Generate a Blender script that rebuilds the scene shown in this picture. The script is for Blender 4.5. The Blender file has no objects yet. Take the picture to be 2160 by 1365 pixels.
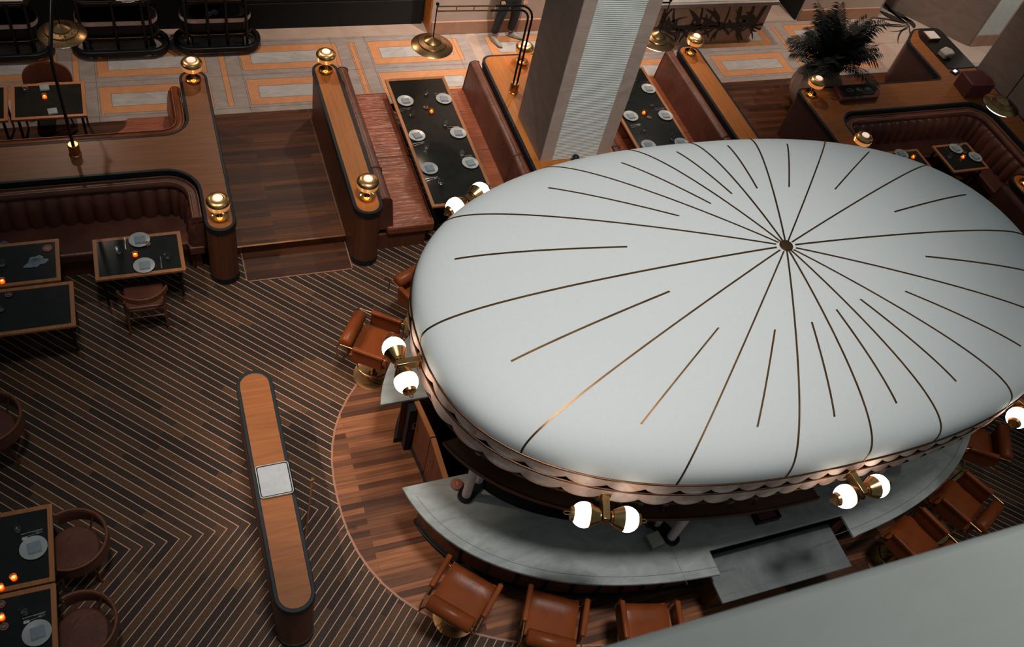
import bpy, math, random
from mathutils import Vector, Matrix
random.seed(7)
PI = math.pi
SC = bpy.context.scene
COL = SC.collection

# ------------------------------------------------------------------ camera
cam_d = bpy.data.cameras.new('camera')
cam = bpy.data.objects.new('camera', cam_d)
COL.objects.link(cam)
SC.camera = cam
cam_d.sensor_width = 36.0
cam_d.lens = 36.0 * 1889.1 / 2160.0
cam_d.clip_start = 0.05
cam_d.clip_end = 120
# columns are the camera's right, up and back axes in the hall's own axes
Rw = Matrix(((0.93216277, 0.14351524, -0.33237921),
             (-0.31286071, 0.78130996, -0.54006752),
             (0.18218327, 0.60741923, 0.77320834)))
cam.matrix_world = Matrix.Translation((0, 0, 10.0)) @ Rw.to_4x4()
cam_d.dof.use_dof = True
cam_d.dof.focus_distance = 11.5
cam_d.dof.aperture_fstop = 9.0

# ------------------------------------------------------------------ view
SC.view_settings.view_transform = 'Standard'
SC.view_settings.look = 'None'
SC.view_settings.gamma = 1.0
SC.view_settings.use_curve_mapping = False
SC.view_settings.exposure = 0.0

# ------------------------------------------------------------------ world: the dim, cool light of the tall hall
w = bpy.data.worlds.new('hall_world')
SC.world = w
w.use_nodes = True
bg = w.node_tree.nodes['Background']
bg.inputs[0].default_value = (0.66, 0.86, 0.92, 1)
bg.inputs[1].default_value = 0.13

def light(kind, name, loc, target, energy, color, size=1.0, spot=60, blend=0.5, size_y=None):
    d = bpy.data.lights.new(name, kind)
    d.energy = energy
    d.color = color
    if kind == 'AREA':
        d.size = size
        if size_y:
            d.shape = 'RECTANGLE'
            d.size_y = size_y
    elif kind == 'SPOT':
        d.shadow_soft_size = size
        d.spot_size = math.radians(spot)
        d.spot_blend = blend
    else:
        d.shadow_soft_size = size
    o = bpy.data.objects.new(name, d)
    COL.objects.link(o)
    o.location = loc
    if target is not None:
        o.rotation_euler = (Vector(target) - Vector(loc)).to_track_quat('-Z', 'Y').to_euler()
    return o

WARM = (1.0, 0.81, 0.66)
# soft daylight of the atrium, falling on the left half of the canopy
light('SPOT', 'atrium_light', (2.2, 1.5, 27.0), (3.6, 4.9, 3.0), 18500, (1.0, 0.99, 0.97), 1.6, 29.5, 1.0)
light('SPOT', 'atrium_fill', (9.0, 1.0, 27.0), (4.0, 2.2, 3.0), 500, (1.0, 1.0, 0.95), 2.5, 42, 1.0)  # added fill to lift the whole canopy and the parapet
light('SPOT', 'column_fill', (2.5, -4.0, 24.0), (5.8, 9.1, 5.0), 8500, (0.97, 0.98, 0.98), 0.8, 15, 0.9)  # added spot that brightens the column's front face, no real fixture
# downlights in the low ceiling over the marble walk
for x_, y_, e_ in ((-1.6, 13.7, 230), (1.6, 13.9, 330), (4.2, 13.5, 430), (7.3, 13.5, 430), (10.2, 13.4, 360), (13.2, 12.9, 420)):
    light('SPOT', 'downlight', (x_, y_, 5.2), (x_ + .5, 12.3, 0.1), e_, WARM, 0.05, 95, 0.9)
light('SPOT', 'parapet_fill', (2.4, -2.6, 14.5), (2.0, -.5, 9.0), 480, (1.0, 0.99, 0.95), 0.6, 32, 1.0)  # added light to brighten the balcony parapet, not a fixture of the hall
light('SPOT', 'wall_fill', (17.4, 10.6, 5.5), (17.6, 12.49, 1.3), 420, (0.95, 0.95, 0.92), 0.05, 70, 0.9)  # added spot to lighten the front of the chamfered column
light('SPOT', 'downlight', (16.3, 12.0, 5.2), (16.6, 12.4, 0.1), 180, WARM, 0.05, 95, 0.9)
# narrow warm spots on the striped floor and the service stand
light('SPOT', 'floor_spot', (-1.7, 5.9, 6.8), (1.75, 5.2, 0.0), 1350, WARM, 0.08, 36, 1.0)
light('SPOT', 'floor_spot', (-1.9, 7.6, 6.8), (1.5, 7.2, 0.0), 700, WARM, 0.08, 38, 1.0)
light('SPOT', 'counter_fill', (10.5, -1.5, 20.0), (8.9, 2.6, 1.0), 1500, (1.0, 0.97, 0.9), 0.2, 12, 1.0)  # added narrow spot to brighten the right part of the counter
light('SPOT', 'floor_spot', (-1.6, 4.2, 12.0), (0.9, 4.3, 0.0), 350, WARM, 0.1, 24, 1.0)
light('SPOT', 'wall_fill', (6.2, 12.0, 5.2), (6.2, 13.67, 0.7), 820, WARM, 0.05, 80, 0.9)  # added spot to brighten the pale back wall
light('SPOT', 'wall_fill', (13.9, 12.0, 5.2), (14.0, 13.67, 0.7), 150, WARM, 0.05, 80, 0.9)  # added likewise for the right stretch of back wall

# ------------------------------------------------------------------ materials
def nodes(name):
    m = bpy.data.materials.new(name)
    m.use_nodes = True
    nt = m.node_tree
    b = nt.nodes['Principled BSDF']
    return m, nt, b

def N(nt, t, **kw):
    n = nt.nodes.new(t)
    for k, v in kw.items():
        setattr(n, k, v)
    return n

def L(nt, a, b):
    nt.links.new(a, b)

def coords(nt, scale=(1, 1, 1), rot=(0, 0, 0), kind='Object'):
    tc = N(nt, 'ShaderNodeTexCoord')
    mp = N(nt, 'ShaderNodeMapping')
    mp.inputs['Scale'].default_value = scale
    mp.inputs['Rotation'].default_value = rot
    L(nt, tc.outputs[kind], mp.inputs[0])
    return mp.outputs[0]

def ramp(nt, fac, stops):
    r = N(nt, 'ShaderNodeValToRGB')
    e = r.color_ramp.elements
    e[0].position, e[0].color = stops[0][0], (*stops[0][1], 1)
    e[1].position, e[1].color = stops[-1][0], (*stops[-1][1], 1)
    for p, c in stops[1:-1]:
        x = e.new(p)
        x.color = (*c, 1)
    L(nt, fac, r.inputs[0])
    return r.outputs[0]

def mul(c, k):
    return tuple(x * k for x in c)

def bump(nt, b, h, strength=0.3, dist=0.01):
    bp = N(nt, 'ShaderNodeBump')
    bp.inputs['Strength'].default_value = strength
    bp.inputs['Distance'].default_value = dist
    L(nt, h, bp.inputs['Height'])
    L(nt, bp.outputs[0], b.inputs['Normal'])

def plain(name, c, rough=0.5, metal=0.0, var=0.12, scale=8, bmp=0.0, bscale=60, coat=0.0):
    m, nt, b = nodes(name)
    nz = N(nt, 'ShaderNodeTexNoise')
    nz.inputs['Scale'].default_value = scale
    nz.inputs['Detail'].default_value = 4
    L(nt, coords(nt), nz.inputs['Vector'])
    L(nt, ramp(nt, nz.outputs[0], [(0.3, mul(c, 1 - var)), (0.7, mul(c, 1 + var))]), b.inputs['Base Color'])
    b.inputs['Roughness'].default_value = rough
    b.inputs['Metallic'].default_value = metal
    b.inputs['Coat Weight'].default_value = coat
    if bmp:
        n2 = N(nt, 'ShaderNodeTexNoise')
        n2.inputs['Scale'].default_value = bscale
        L(nt, coords(nt), n2.inputs['Vector'])
        bump(nt, b, n2.outputs[0], bmp, 0.004)
    return m

def wood(name, c1, c2, along='Y', rough=0.38, grain=1.0):
    m, nt, b = nodes(name)
    s = {'X': (1.2, 22, 22), 'Y': (22, 1.2, 22), 'Z': (22, 22, 1.2)}[along]
    v = coords(nt, tuple(x * grain for x in s))
    nz = N(nt, 'ShaderNodeTexNoise')
    nz.inputs['Scale'].default_value = 1.0
    nz.inputs['Detail'].default_value = 6
    nz.inputs['Roughness'].default_value = 0.65
    nz.inputs['Distortion'].default_value = 0.6
    L(nt, v, nz.inputs['Vector'])
    L(nt, ramp(nt, nz.outputs[0], [(0.32, c1), (0.5, tuple((a + d) / 2 for a, d in zip(c1, c2))), (0.68, c2)]), b.inputs['Base Color'])
    b.inputs['Roughness'].default_value = rough + .08
    b.inputs['Specular IOR Level'].default_value = 0.3
    bump(nt, b, nz.outputs[0], 0.12, 0.004)
    return m

def planks(name, c1, c2, row=0.09, length=1.3, rough=0.34):
    m, nt, b = nodes(name)
    v = coords(nt)
    br = N(nt, 'ShaderNodeTexBrick')
    br.inputs['Scale'].default_value = 1.0
    br.inputs['Brick Width'].default_value = length
    br.inputs['Row Height'].default_value = row
    br.inputs['Mortar Size'].default_value = 0.0012
    br.inputs['Mortar Smooth'].default_value = 0.1
    br.inputs['Bias'].default_value = -0.1
    br.inputs['Color1'].default_value = (*c1, 1)
    br.inputs['Color2'].default_value = (*c2, 1)
    br.inputs['Mortar'].default_value = (*mul(c1, 0.35), 1)
    br.offset = 0.37
    br.squash_frequency = 3
    L(nt, v, br.inputs['Vector'])
    nz = N(nt, 'ShaderNodeTexNoise')
    nz.inputs['Scale'].default_value = 1.0
    nz.inputs['Detail'].default_value = 5
    L(nt, coords(nt, (1.5, 30, 1)), nz.inputs['Vector'])
    g = ramp(nt, nz.outputs[0], [(0.3, (0.6, 0.6, 0.6)), (0.7, (1.25, 1.25, 1.25))])
    mx = N(nt, 'ShaderNodeMixRGB', blend_type='MULTIPLY')
    mx.inputs[0].default_value = 1
    L(nt, br.outputs[0], mx.inputs[1])
    L(nt, g, mx.inputs[2])
    L(nt, mx.outputs[0], b.inputs['Base Color'])
    b.inputs['Roughness'].default_value = rough + .15
    b.inputs['Specular IOR Level'].default_value = 0.22
    return m

def math_(nt, op, a, b_=None, c=None):
    n = N(nt, 'ShaderNodeMath', operation=op)
    for i, v in enumerate((a, b_, c)):
        if v is None:
            continue
        if isinstance(v, (int, float)):
            n.inputs[i].default_value = v
        else:
            L(nt, v, n.inputs[i])
    return n.outputs[0]

def chevron(name):
    """dark strip floor with pale inlay lines, mirrored about the bar's two axes"""
    m, nt, b = nodes(name)
    sp = N(nt, 'ShaderNodeSeparateXYZ')
    tc = N(nt, 'ShaderNodeTexCoord')
    L(nt, tc.outputs['Object'], sp.inputs[0])
    ax = math_(nt, 'ABSOLUTE', math_(nt, 'SUBTRACT', sp.outputs[0], 5.95))
    ay = math_(nt, 'ABSOLUTE', math_(nt, 'SUBTRACT', sp.outputs[1], 4.745))
    t = math_(nt, 'DIVIDE', math_(nt, 'ADD', math_(nt, 'SUBTRACT', ay, ax), 0.07 + 13.0), 0.13)
    fr = math_(nt, 'FRACT', math_(nt, 'ADD', t, 0.06))
    line = math_(nt, 'LESS_THAN', fr, 0.105)
    idx = math_(nt, 'FLOOR', math_(nt, 'ADD', t, 0.06))
    wn = N(nt, 'ShaderNodeTexWhiteNoise', noise_dimensions='1D')
    L(nt, idx, wn.inputs['W'])
    al = math_(nt, 'ADD', math_(nt, 'MULTIPLY', math_(nt, 'ADD', ax, ay), 0.7), math_(nt, 'MULTIPLY', wn.outputs[0], 5.0))
    seg = math_(nt, 'FLOOR', al)
    wn2 = N(nt, 'ShaderNodeTexWhiteNoise', noise_dimensions='2D')
    cb = N(nt, 'ShaderNodeCombineXYZ')
    L(nt, idx, cb.inputs[0]); L(nt, seg, cb.inputs[1])
    L(nt, cb.outputs[0], wn2.inputs['Vector'])
    base = ramp(nt, wn2.outputs[0], [(0, (0.024, 0.017, 0.013)), (0.5, (0.040, 0.025, 0.017)), (1, (0.080, 0.042, 0.022))])
    nz = N(nt, 'ShaderNodeTexNoise')
    nz.inputs['Scale'].default_value = 40
    L(nt, tc.outputs['Object'], nz.inputs['Vector'])
    g = ramp(nt, nz.outputs[0], [(0.3, (0.75, 0.75, 0.75)), (0.7, (1.2, 1.2, 1.2))])
    mu = N(nt, 'ShaderNodeMixRGB', blend_type='MULTIPLY'); mu.inputs[0].default_value = 1
    L(nt, base, mu.inputs[1]); L(nt, g, mu.inputs[2])
    mx = N(nt, 'ShaderNodeMixRGB')
    L(nt, line, mx.inputs[0])
    L(nt, mu.outputs[0], mx.inputs[1])
    mx.inputs[2].default_value = (0.52, 0.26, 0.155, 1)
    L(nt, mx.outputs[0], b.inputs['Base Color'])
    b.inputs['Roughness'].default_value = 0.55
    b.inputs['Specular IOR Level'].default_value = 0.15
    return m

def marble(name, c1, c2, scale=2.2, rough=0.3, vein=None, stretch=(1, 1, 1)):
    m, nt, b = nodes(name)
    v = coords(nt, stretch)
    nz = N(nt, 'ShaderNodeTexNoise')
    nz.inputs['Scale'].default_value = scale
    nz.inputs['Detail'].default_value = 8
    nz.inputs['Roughness'].default_value = 0.62
    nz.inputs['Distortion'].default_value = 1.2
    L(nt, v, nz.inputs['Vector'])
    st = [(0.3, c1), (0.7, c2)]
    if vein:
        st = [(0.3, c1), (0.47, c2), (0.5, vein), (0.53, c2), (0.75, c1)]
    L(nt, ramp(nt, nz.outputs[0], st), b.inputs['Base Color'])
    b.inputs['Specular IOR Level'].default_value = 0.3
    b.inputs['Roughness'].default_value = rough
    return m

def leather(name, c, rough=0.36, wrinkle=0.5, stretch=(2.5, 14, 2.5)):
    m, nt, b = nodes(name)
    nz = N(nt, 'ShaderNodeTexNoise')
    nz.inputs['Scale'].default_value = 3
    L(nt, coords(nt), nz.inputs['Vector'])
    L(nt, ramp(nt, nz.outputs[0], [(0.3, mul(c, 0.75)), (0.7, mul(c, 1.2))]), b.inputs['Base Color'])
    b.inputs['Roughness'].default_value = rough
    n2 = N(nt, 'ShaderNodeTexNoise')
    n2.inputs['Scale'].default_value = 1.0
    n2.inputs['Detail'].default_value = 3
    n2.inputs['Distortion'].default_value = 1.0
    L(nt, coords(nt, stretch), n2.inputs['Vector'])
    bump(nt, b, n2.outputs[0], wrinkle, 0.03)
    return m

def glow(name, c, strength):
    m, nt, b = nodes(name)
    b.inputs['Base Color'].default_value = (*c, 1)
    b.inputs['Emission Color'].default_value = (*c, 1)
    b.inputs['Emission Strength'].default_value = strength
    return m

def glass(name, c=(1, 1, 1), rough=0.03):
    m, nt, b = nodes(name)
    b.inputs['Base Color'].default_value = (*c, 1)
    b.inputs['Roughness'].default_value = rough
    b.inputs['Transmission Weight'].default_value = 1.0
    b.inputs['IOR'].default_value = 1.45
    return m

def brushed(name, c, rough=0.28):
    m, nt, b = nodes(name)
    nz = N(nt, 'ShaderNodeTexNoise')
    nz.inputs['Scale'].default_value = 5
    nz.inputs['Detail'].default_value = 5
    L(nt, coords(nt), nz.inputs['Vector'])
    L(nt, ramp(nt, nz.outputs[0], [(0.35, mul(c, 0.7)), (0.65, mul(c, 1.1))]), b.inputs['Base Color'])
    b.inputs['Metallic'].default_value = 1
    b.inputs['Roughness'].default_value = rough
    return m

M = dict(
    chevron=chevron('chevron_strip_floor'),
    deck=planks('stair_planks', (0.038, 0.012, 0.006), (0.13, 0.040, 0.012)),
    ringdeck=planks('bar_planks', (0.060, 0.022, 0.011), (0.30, 0.110, 0.044), 0.075, 1.6),
    greym=marble('grey_marble', (0.25, 0.205, 0.185), (0.36, 0.305, 0.28), 3.0, 0.42, None, (1, 2.5, 1)),
    pinkm=marble('beige_marble', (0.36, 0.26, 0.21), (0.44, 0.34, 0.28), 2.0, 0.42),
    peachm=marble('orange_marble', (0.47, 0.205, 0.092), (0.58, 0.275, 0.130), 4.0, 0.42),
    palem=marble('pale_marble', (0.32, 0.30, 0.29), (0.46, 0.44, 0.43), 3.0, 0.4, None, (1, 2, 1)),
    joint=plain('marble_joint', (0.10, 0.07, 0.055), 0.7),
    topwood=wood('oak_top_wood', (0.32, 0.100, 0.016), (0.47, 0.155, 0.028), 'Y', 0.36),
    topwood_x=wood('oak_top_wood_across', (0.17, 0.056, 0.015), (0.27, 0.092, 0.025), 'X', 0.36),
    sidewood=wood('red_brown_panel_wood', (0.095, 0.030, 0.014), (0.15, 0.048, 0.022), 'Z', 0.4),
    framewood=wood('table_edge_wood', (0.26, 0.095, 0.032), (0.38, 0.15, 0.055), 'Y', 0.35),
    chairwood=wood('chair_wood', (0.10, 0.032, 0.014), (0.16, 0.055, 0.022), 'Z', 0.35),
    black=plain('black_edge_rubber', (0.012, 0.015, 0.017), 0.45),
    blackmetal=plain('black_metal', (0.007, 0.008, 0.009), 0.4),
    tabletop=plain('dark_table_top', (0.013, 0.013, 0.011), 0.16, 0, 0.2, 5),
    leather=leather('tan_leather', (0.25, 0.062, 0.022), 0.32, 1.0, (2.0, 20, 2.0)),
    leatherx=leather('tan_leather_smooth', (0.175, 0.040, 0.010), 0.33, 0.12, (4, 4, 4)),
    darkleather=leather('oxblood_leather', (0.125, 0.042, 0.026), 0.38, 0.3, (6, 6, 6)),
    piping=plain('leather_piping', (0.30, 0.13, 0.075), 0.5),
    dome=plain('painted_canopy', (0.61, 0.618, 0.602), 0.65, 0, 0.015, 30, 0.05, 300),
    seam=brushed('bronze_seam', (0.20, 0.105, 0.045), 0.42),
    copper=brushed('dark_copper', (0.13, 0.060, 0.032), 0.42),
    alabaster=marble('alabaster_scallops', (0.52, 0.27, 0.18), (0.84, 0.68, 0.60), 3.2, 0.35),
    brass=brushed('aged_brass', (0.62, 0.36, 0.15), 0.25),
    brassdk=brushed('dark_brass', (0.52, 0.28, 0.12), 0.30),
    gold=brushed('polished_gold', (0.95, 0.55, 0.20), 0.12),
    chrome=brushed('steel', (0.55, 0.50, 0.46), 0.2),
    counter=marble('grey_counter_marble', (0.20, 0.214, 0.203), (0.31, 0.325, 0.308), 2.6, 0.42, None, (1, 2.2, 1)),
    slab=marble('dark_counter_marble', (0.11, 0.12, 0.116), (0.17, 0.18, 0.173), 3, 0.4),
    line=plain('counter_line', (0.10, 0.10, 0.095), 0.6),
    colside=marble('column_side_stone', (0.20, 0.145, 0.115), (0.27, 0.205, 0.17), 1.6, 0.55, None, (1, 1, 3)),
    colfront=marble('column_edge_stone', (0.44, 0.30, 0.23), (0.55, 0.42, 0.35), 1.8, 0.55, None, (1, 1, 3)),
    ribbed=plain('ribbed_pale_stone', (0.66, 0.66, 0.60), 0.6, 0, 0.05),
    wallp=plain('pale_pink_plaster', (0.46, 0.37, 0.32), 0.7, 0, 0.05, 3),
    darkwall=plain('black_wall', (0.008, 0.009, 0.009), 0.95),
    darkpanel=plain('grey_green_panel', (0.045, 0.050, 0.044), 0.35),
    porcelain=plain('grey_porcelain', (0.33, 0.335, 0.33), 0.3, 0, 0.05),
    napkin=plain('blue_grey_linen', (0.20, 0.235, 0.26), 0.9, 0, 0.1, 40, 0.4, 200),
    glass=glass('clear_glass'),
    amber=glass('amber_glass', (1.0, 0.42, 0.12), 0.08),
    flame=glow('candle_flame', (1.0, 0.42, 0.10), 14),
    wax=glow('candle_wax', (1.0, 0.30, 0.06), 1.1),
    globe=glow('opal_globe', (1.0, 0.90, 0.78), 6.5),
    lampdisc=glow('lamp_disc', (1.0, 0.74, 0.62), 0.70),
    diffuser=glow('pendant_diffuser', (1.0, 0.88, 0.78), 4.0),
    coaster=plain('terracotta_coaster', (0.26, 0.085, 0.055), 0.7),
    white=plain('off_white', (0.55, 0.52, 0.48), 0.6),
    ceramic=plain('white_tube_enamel', (0.55, 0.42, 0.38), 0.35),
    stonebox=marble('grey_stone', (0.28, 0.26, 0.23), (0.40, 0.37, 0.33), 9, 0.7),
    traym=marble('grey_tray_marble', (0.27, 0.29, 0.31), (0.34, 0.36, 0.38), 12, 0.5),
    trayrim=brushed('brushed_tray_metal', (0.55, 0.56, 0.54), 0.35),
    maroon=plain('maroon_lacquer', (0.085, 0.018, 0.020), 0.45),
    palm=plain('palm_leaf_green', (0.007, 0.012, 0.009), 0.8, 0, 0.4, 12),
    soil=plain('dark_soil', (0.012, 0.011, 0.009), 0.9),
    vase=marble('brown_vase_clay', (0.38, 0.26, 0.20), (0.50, 0.37, 0.29), 4, 0.6),
    jeans=plain('charcoal_denim', (0.014, 0.018, 0.022), 0.9, 0, 0.2, 60),
    shirt=plain('dark_shirt_cloth', (0.03, 0.03, 0.035), 0.9),
    skin=plain('skin', (0.45, 0.24, 0.16), 0.5),
    hair=plain('dark_hair', (0.015, 0.010, 0.008), 0.6),
    shoe=plain('pale_grey_shoe', (0.24, 0.23, 0.215), 0.6),
    sole=plain('dark_shoe_sole', (0.03, 0.028, 0.027), 0.7),
    parapet=marble('grey_parapet_stone', (0.53, 0.53, 0.485), (0.64, 0.64, 0.595), 1.6, 0.55, None, (0.8, 3, 1)),
    screen=glow('lit_screen', (0.62, 0.68, 1.0), 1.2),
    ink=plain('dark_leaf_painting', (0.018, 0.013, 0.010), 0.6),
    tanpaint=marble('tan_painted_panel', (0.33, 0.21, 0.145), (0.44, 0.29, 0.20), 5, 0.5),
    cartdeck=brushed('copper_edge', (0.70, 0.42, 0.28), 0.3),
    cartstone=plain('cart_shelf_stone', (0.62, 0.50, 0.44), 0.5),
    basem=marble('beige_base_marble', (0.36, 0.20, 0.13), (0.44, 0.26, 0.17), 3, 0.5),
    shadowfloor=plain('shaded_bar_mat', (0.004, 0.0045, 0.005), 1.0),  # dark mat, blackened further to hold the shade under the canopy
    deskpanel=plain('maroon_panel', (0.060, 0.020, 0.017), 0.5),
    shelfwood=plain('dark_shelf_wood', (0.045, 0.022, 0.012), 0.4),
    amberlit=glow('lit_amber_glass', (1.0, 0.45, 0.14), 0.28),
    goldshade=brushed('gold_shade_metal', (0.85, 0.50, 0.20), 0.3),
)

M['shadowfloor'].node_tree.nodes['Principled BSDF'].inputs['Specular IOR Level'].default_value = 0.05
M['tabletop'].node_tree.nodes['Principled BSDF'].inputs['Specular IOR Level'].default_value = 0.25
for _n, _v in (('leatherx', 0.14), ('slab', 0.12), ('counter', 0.15), ('darkleather', 0.3)):
    M[_n].node_tree.nodes['Principled BSDF'].inputs['Specular IOR Level'].default_value = _v
M['blackmetal'].node_tree.nodes['Principled BSDF'].inputs['Specular IOR Level'].default_value = 0.25
M['black'].node_tree.nodes['Principled BSDF'].inputs['Specular IOR Level'].default_value = 0.2
_a = M['amberlit'].node_tree.nodes['Principled BSDF']
_a.inputs['Metallic'].default_value = 0.85
_a.inputs['Roughness'].default_value = 0.2

# ------------------------------------------------------------------ mesh helpers
class MB:
    def __init__(s):
        s.v, s.f, s.m = [], [], []

    def add(s, vs, fs, m=0):
        o = len(s.v)
        s.v += [tuple(p) for p in vs]
        s.f += [tuple(i + o for i in f) for f in fs]
        s.m += [m] * len(fs)
        return s

    def box(s, x0, y0, z0, x1, y1, z1, m=0):
        return s.add([(x0, y0, z0), (x1, y0, z0), (x1, y1, z0), (x0, y1, z0), (x0, y0, z1), (x1, y0, z1), (x1, y1, z1), (x0, y1, z1)],
                     [(3, 2, 1, 0), (4, 5, 6, 7), (0, 1, 5, 4), (1, 2, 6, 5), (2, 3, 7, 6), (3, 0, 4, 7)], m)

    def prism(s, poly, z0, z1, m=0):
        n = len(poly)
        vs = [(x, y, z0) for x, y in poly] + [(x, y, z1) for x, y in poly]
        fs = [tuple(range(n - 1, -1, -1)), tuple(range(n, 2 * n))]
        fs += [(i, (i + 1) % n, n + (i + 1) % n, n + i) for i in range(n)]
        return s.add(vs, fs, m)

    def ring(s, a, b, z0, z1, m=0, closed=True):
        n = len(a)
        vs = [(x, y, z0) for x, y in a] + [(x, y, z1) for x, y in a] + [(x, y, z1) for x, y in b] + [(x, y, z0) for x, y in b]
        fs = []
        for i in range(n if closed else n - 1):
            j = (i + 1) % n
            fs += [(i, j, n + j, n + i), (n + i, n + j, 2 * n + j, 2 * n + i), (2 * n + i, 2 * n + j, 3 * n + j, 3 * n + i), (3 * n + i, 3 * n + j, j, i)]
        if not closed:
            fs += [(0, n, 2 * n, 3 * n), (n - 1, 4 * n - 1, 3 * n - 1, 2 * n - 1)]
        return s.add(vs, fs, m)

    def sweep(s, path, prof, m=0, closed=False, mod=None):
        """profile (u = offset to the left of the path, z) carried along a flat path"""
        n, k = len(path), len(prof)
        vs = []
        for i, (x, y) in enumerate(path):
            a = path[i - 1] if (i > 0 or closed) else path[i]
            b = path[(i + 1) % n] if (i < n - 1 or closed) else path[i]
            t = Vector((b[0] - a[0], b[1] - a[1])).normalized()
            nx, ny = -t.y, t.x
            q = mod(i) if mod else 1.0
            for u, z in prof:
                vs.append((x + nx * u * q, y + ny * u * q, z))
        fs = []
        for i in range(n if closed else n - 1):
            for j in range(k):
                a, b = i * k + j, i * k + (j + 1) % k
                c, d = ((i + 1) % n) * k + (j + 1) % k, ((i + 1) % n) * k + j
                fs.append((a, b, c, d))
        if not closed:
            fs += [tuple(range(k)), tuple(range((n - 1) * k + k - 1, (n - 1) * k - 1, -1))]
        return s.add(vs, fs, m)

    def tube(s, pts, r, seg=8, closed=False, m=0):
        pts = [Vector(p) for p in pts]
        n = len(pts)
        rr = r if isinstance(r, (list, tuple)) else [r] * n
        vs, fs, up = [], [], None
        for i, p in enumerate(pts):
            a = pts[i - 1] if (i > 0 or closed) else p
            b = pts[(i + 1) % n] if (i < n - 1 or closed) else p
            t = (b - a).normalized()
            if up is None:
                up = Vector((0, 0, 1)) if abs(t.z) < 0.9 else Vector((1, 0, 0))
            e = t.cross(up)
            if e.length < 1e-5:
                e = t.orthogonal()
            e.normalize()
            up = e.cross(t).normalized()
            for k in range(seg):
                g = 2 * PI * k / seg
                vs.append(p + (e * math.cos(g) + up * math.sin(g)) * rr[i])
        for i in range(n if closed else n - 1):
            for k in range(seg):
                a, b = i * seg + k, i * seg + (k + 1) % seg
                c, d = ((i + 1) % n) * seg + (k + 1) % seg, ((i + 1) % n) * seg + k
                fs.append((a, b, c, d))
        if not closed:
            fs += [tuple(range(seg - 1, -1, -1)), tuple(range((n - 1) * seg, n * seg))]
        return s.add(vs, fs, m)

    def lathe(s, prof, c=(0, 0, 0), seg=32, m=0, axis=None):
        q = Vector((0, 0, 1)).rotation_difference(Vector(axis)).to_matrix() if axis else Matrix.Identity(3)
        vs, fs = [], []
        n = len(prof)
        for r, z in prof:
            for k in range(seg):
                g = 2 * PI * k / seg
                vs.append(Vector(c) + q @ Vector((r * math.cos(g), r * math.sin(g), z)))
        for i in range(n - 1):
            for k in range(seg):
                fs.append((i * seg + k, i * seg + (k + 1) % seg, (i + 1) * seg + (k + 1) % seg, (i + 1) * seg + k))
        if prof[0][0] > 1e-5:
            fs.append(tuple(range(seg - 1, -1, -1)))
        if prof[-1][0] > 1e-5:
            fs.append(tuple(range((n - 1) * seg, n * seg)))
        return s.add(vs, fs, m)

    def ball(s, c, r, seg=20, sx=1, sy=1, sz=1, m=0):
        n = max(6, seg // 2)
        o = len(s.v)
        s.lathe([(max(r * math.sin(PI * i / n), 1e-4), -r * math.cos(PI * i / n)) for i in range(n + 1)], (0, 0, 0), seg, m)
        for i in range(o, len(s.v)):
            x, y, z = s.v[i]
            s.v[i] = (c[0] + x * sx, c[1] + y * sy, c[2] + z * sz)
        return s

    def build(s, name, mat, parent=None, bevel=0.0, smooth=True, off=None, seg=2, angle=40):
        me = bpy.data.meshes.new(name)
        vs = s.v
        if off is not None:
            vs = [(x - off[0], y - off[1], z - off[2]) for x, y, z in vs]
        me.from_pydata([tuple(v) for v in vs], [], s.f)
        for mt in (mat if isinstance(mat, (list, tuple)) else [mat]):
            me.materials.append(mt)
        me.polygons.foreach_set('material_index', s.m)
        me.update()
        if smooth:
            me.shade_smooth()
            me.set_sharp_from_angle(angle=math.radians(angle))
        o = bpy.data.objects.new(name, me)
        COL.objects.link(o)
        if parent is not None:
            o.parent = parent
        if bevel:
            b = o.modifiers.new('bevel', 'BEVEL')
            b.width = bevel
            b.segments = seg
            b.limit_method = 'ANGLE'
            b.angle_limit = math.radians(35)
        return o

def rpoly(pts, n=7):
    """polygon corners (x, y, radius) rounded with short curves"""
    out = []
    k = len(pts)
    for i in range(k):
        x, y, r = pts[i]
        p = Vector((x, y))
        if r <= 0:
            out.append((x, y))
            continue
        a = Vector(pts[i - 1][:2]) - p
        b = Vector(pts[(i + 1) % k][:2]) - p
        a = p + a.normalized() * r
        b = p + b.normalized() * r
        c = a + b - p
        # quarter-circle like fillet
        for j in range(n + 1):
            t = j / n
            g = t * PI / 2
            q = c + (a - c) * math.cos(g) + (b - c) * math.sin(g)
            out.append((q.x, q.y))
    cl = []
    for q in out:
        if not cl or (q[0] - cl[-1][0]) ** 2 + (q[1] - cl[-1][1]) ** 2 > 1e-8:
            cl.append(q)
    if (cl[0][0] - cl[-1][0]) ** 2 + (cl[0][1] - cl[-1][1]) ** 2 < 1e-8:
        cl.pop()
    return cl

def inset(poly, d):
    n = len(poly)
    out = []
    for i in range(n):
        p = Vector(poly[i]); a = Vector(poly[i - 1]); b = Vector(poly[(i + 1) % n])
        t1 = (p - a).normalized(); t2 = (b - p).normalized()
        n1 = Vector((-t1.y, t1.x)); n2 = Vector((-t2.y, t2.x))
        mm = n1 + n2
        mm = mm / max(mm.length_squared, 0.2) * 2
        q = p + mm * d
        out.append((q.x, q.y))
    return out

def rect(x0, y0, x1, y1, r=0.0, n=6):
    return rpoly([(x0, y0, r), (x1, y0, r), (x1, y1, r), (x0, y1, r)], n)

def thing(name, label, cat, loc=(0, 0, 0), rz=0.0, group=None):
    o = bpy.data.objects.new(name, None)
    o.empty_display_size = 0.1
    COL.objects.link(o)
    o.location = loc
    o.rotation_euler = (0, 0, rz)
    o['label'] = label
    o['category'] = cat
    if group:
        o['group'] = group
    return o

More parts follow.
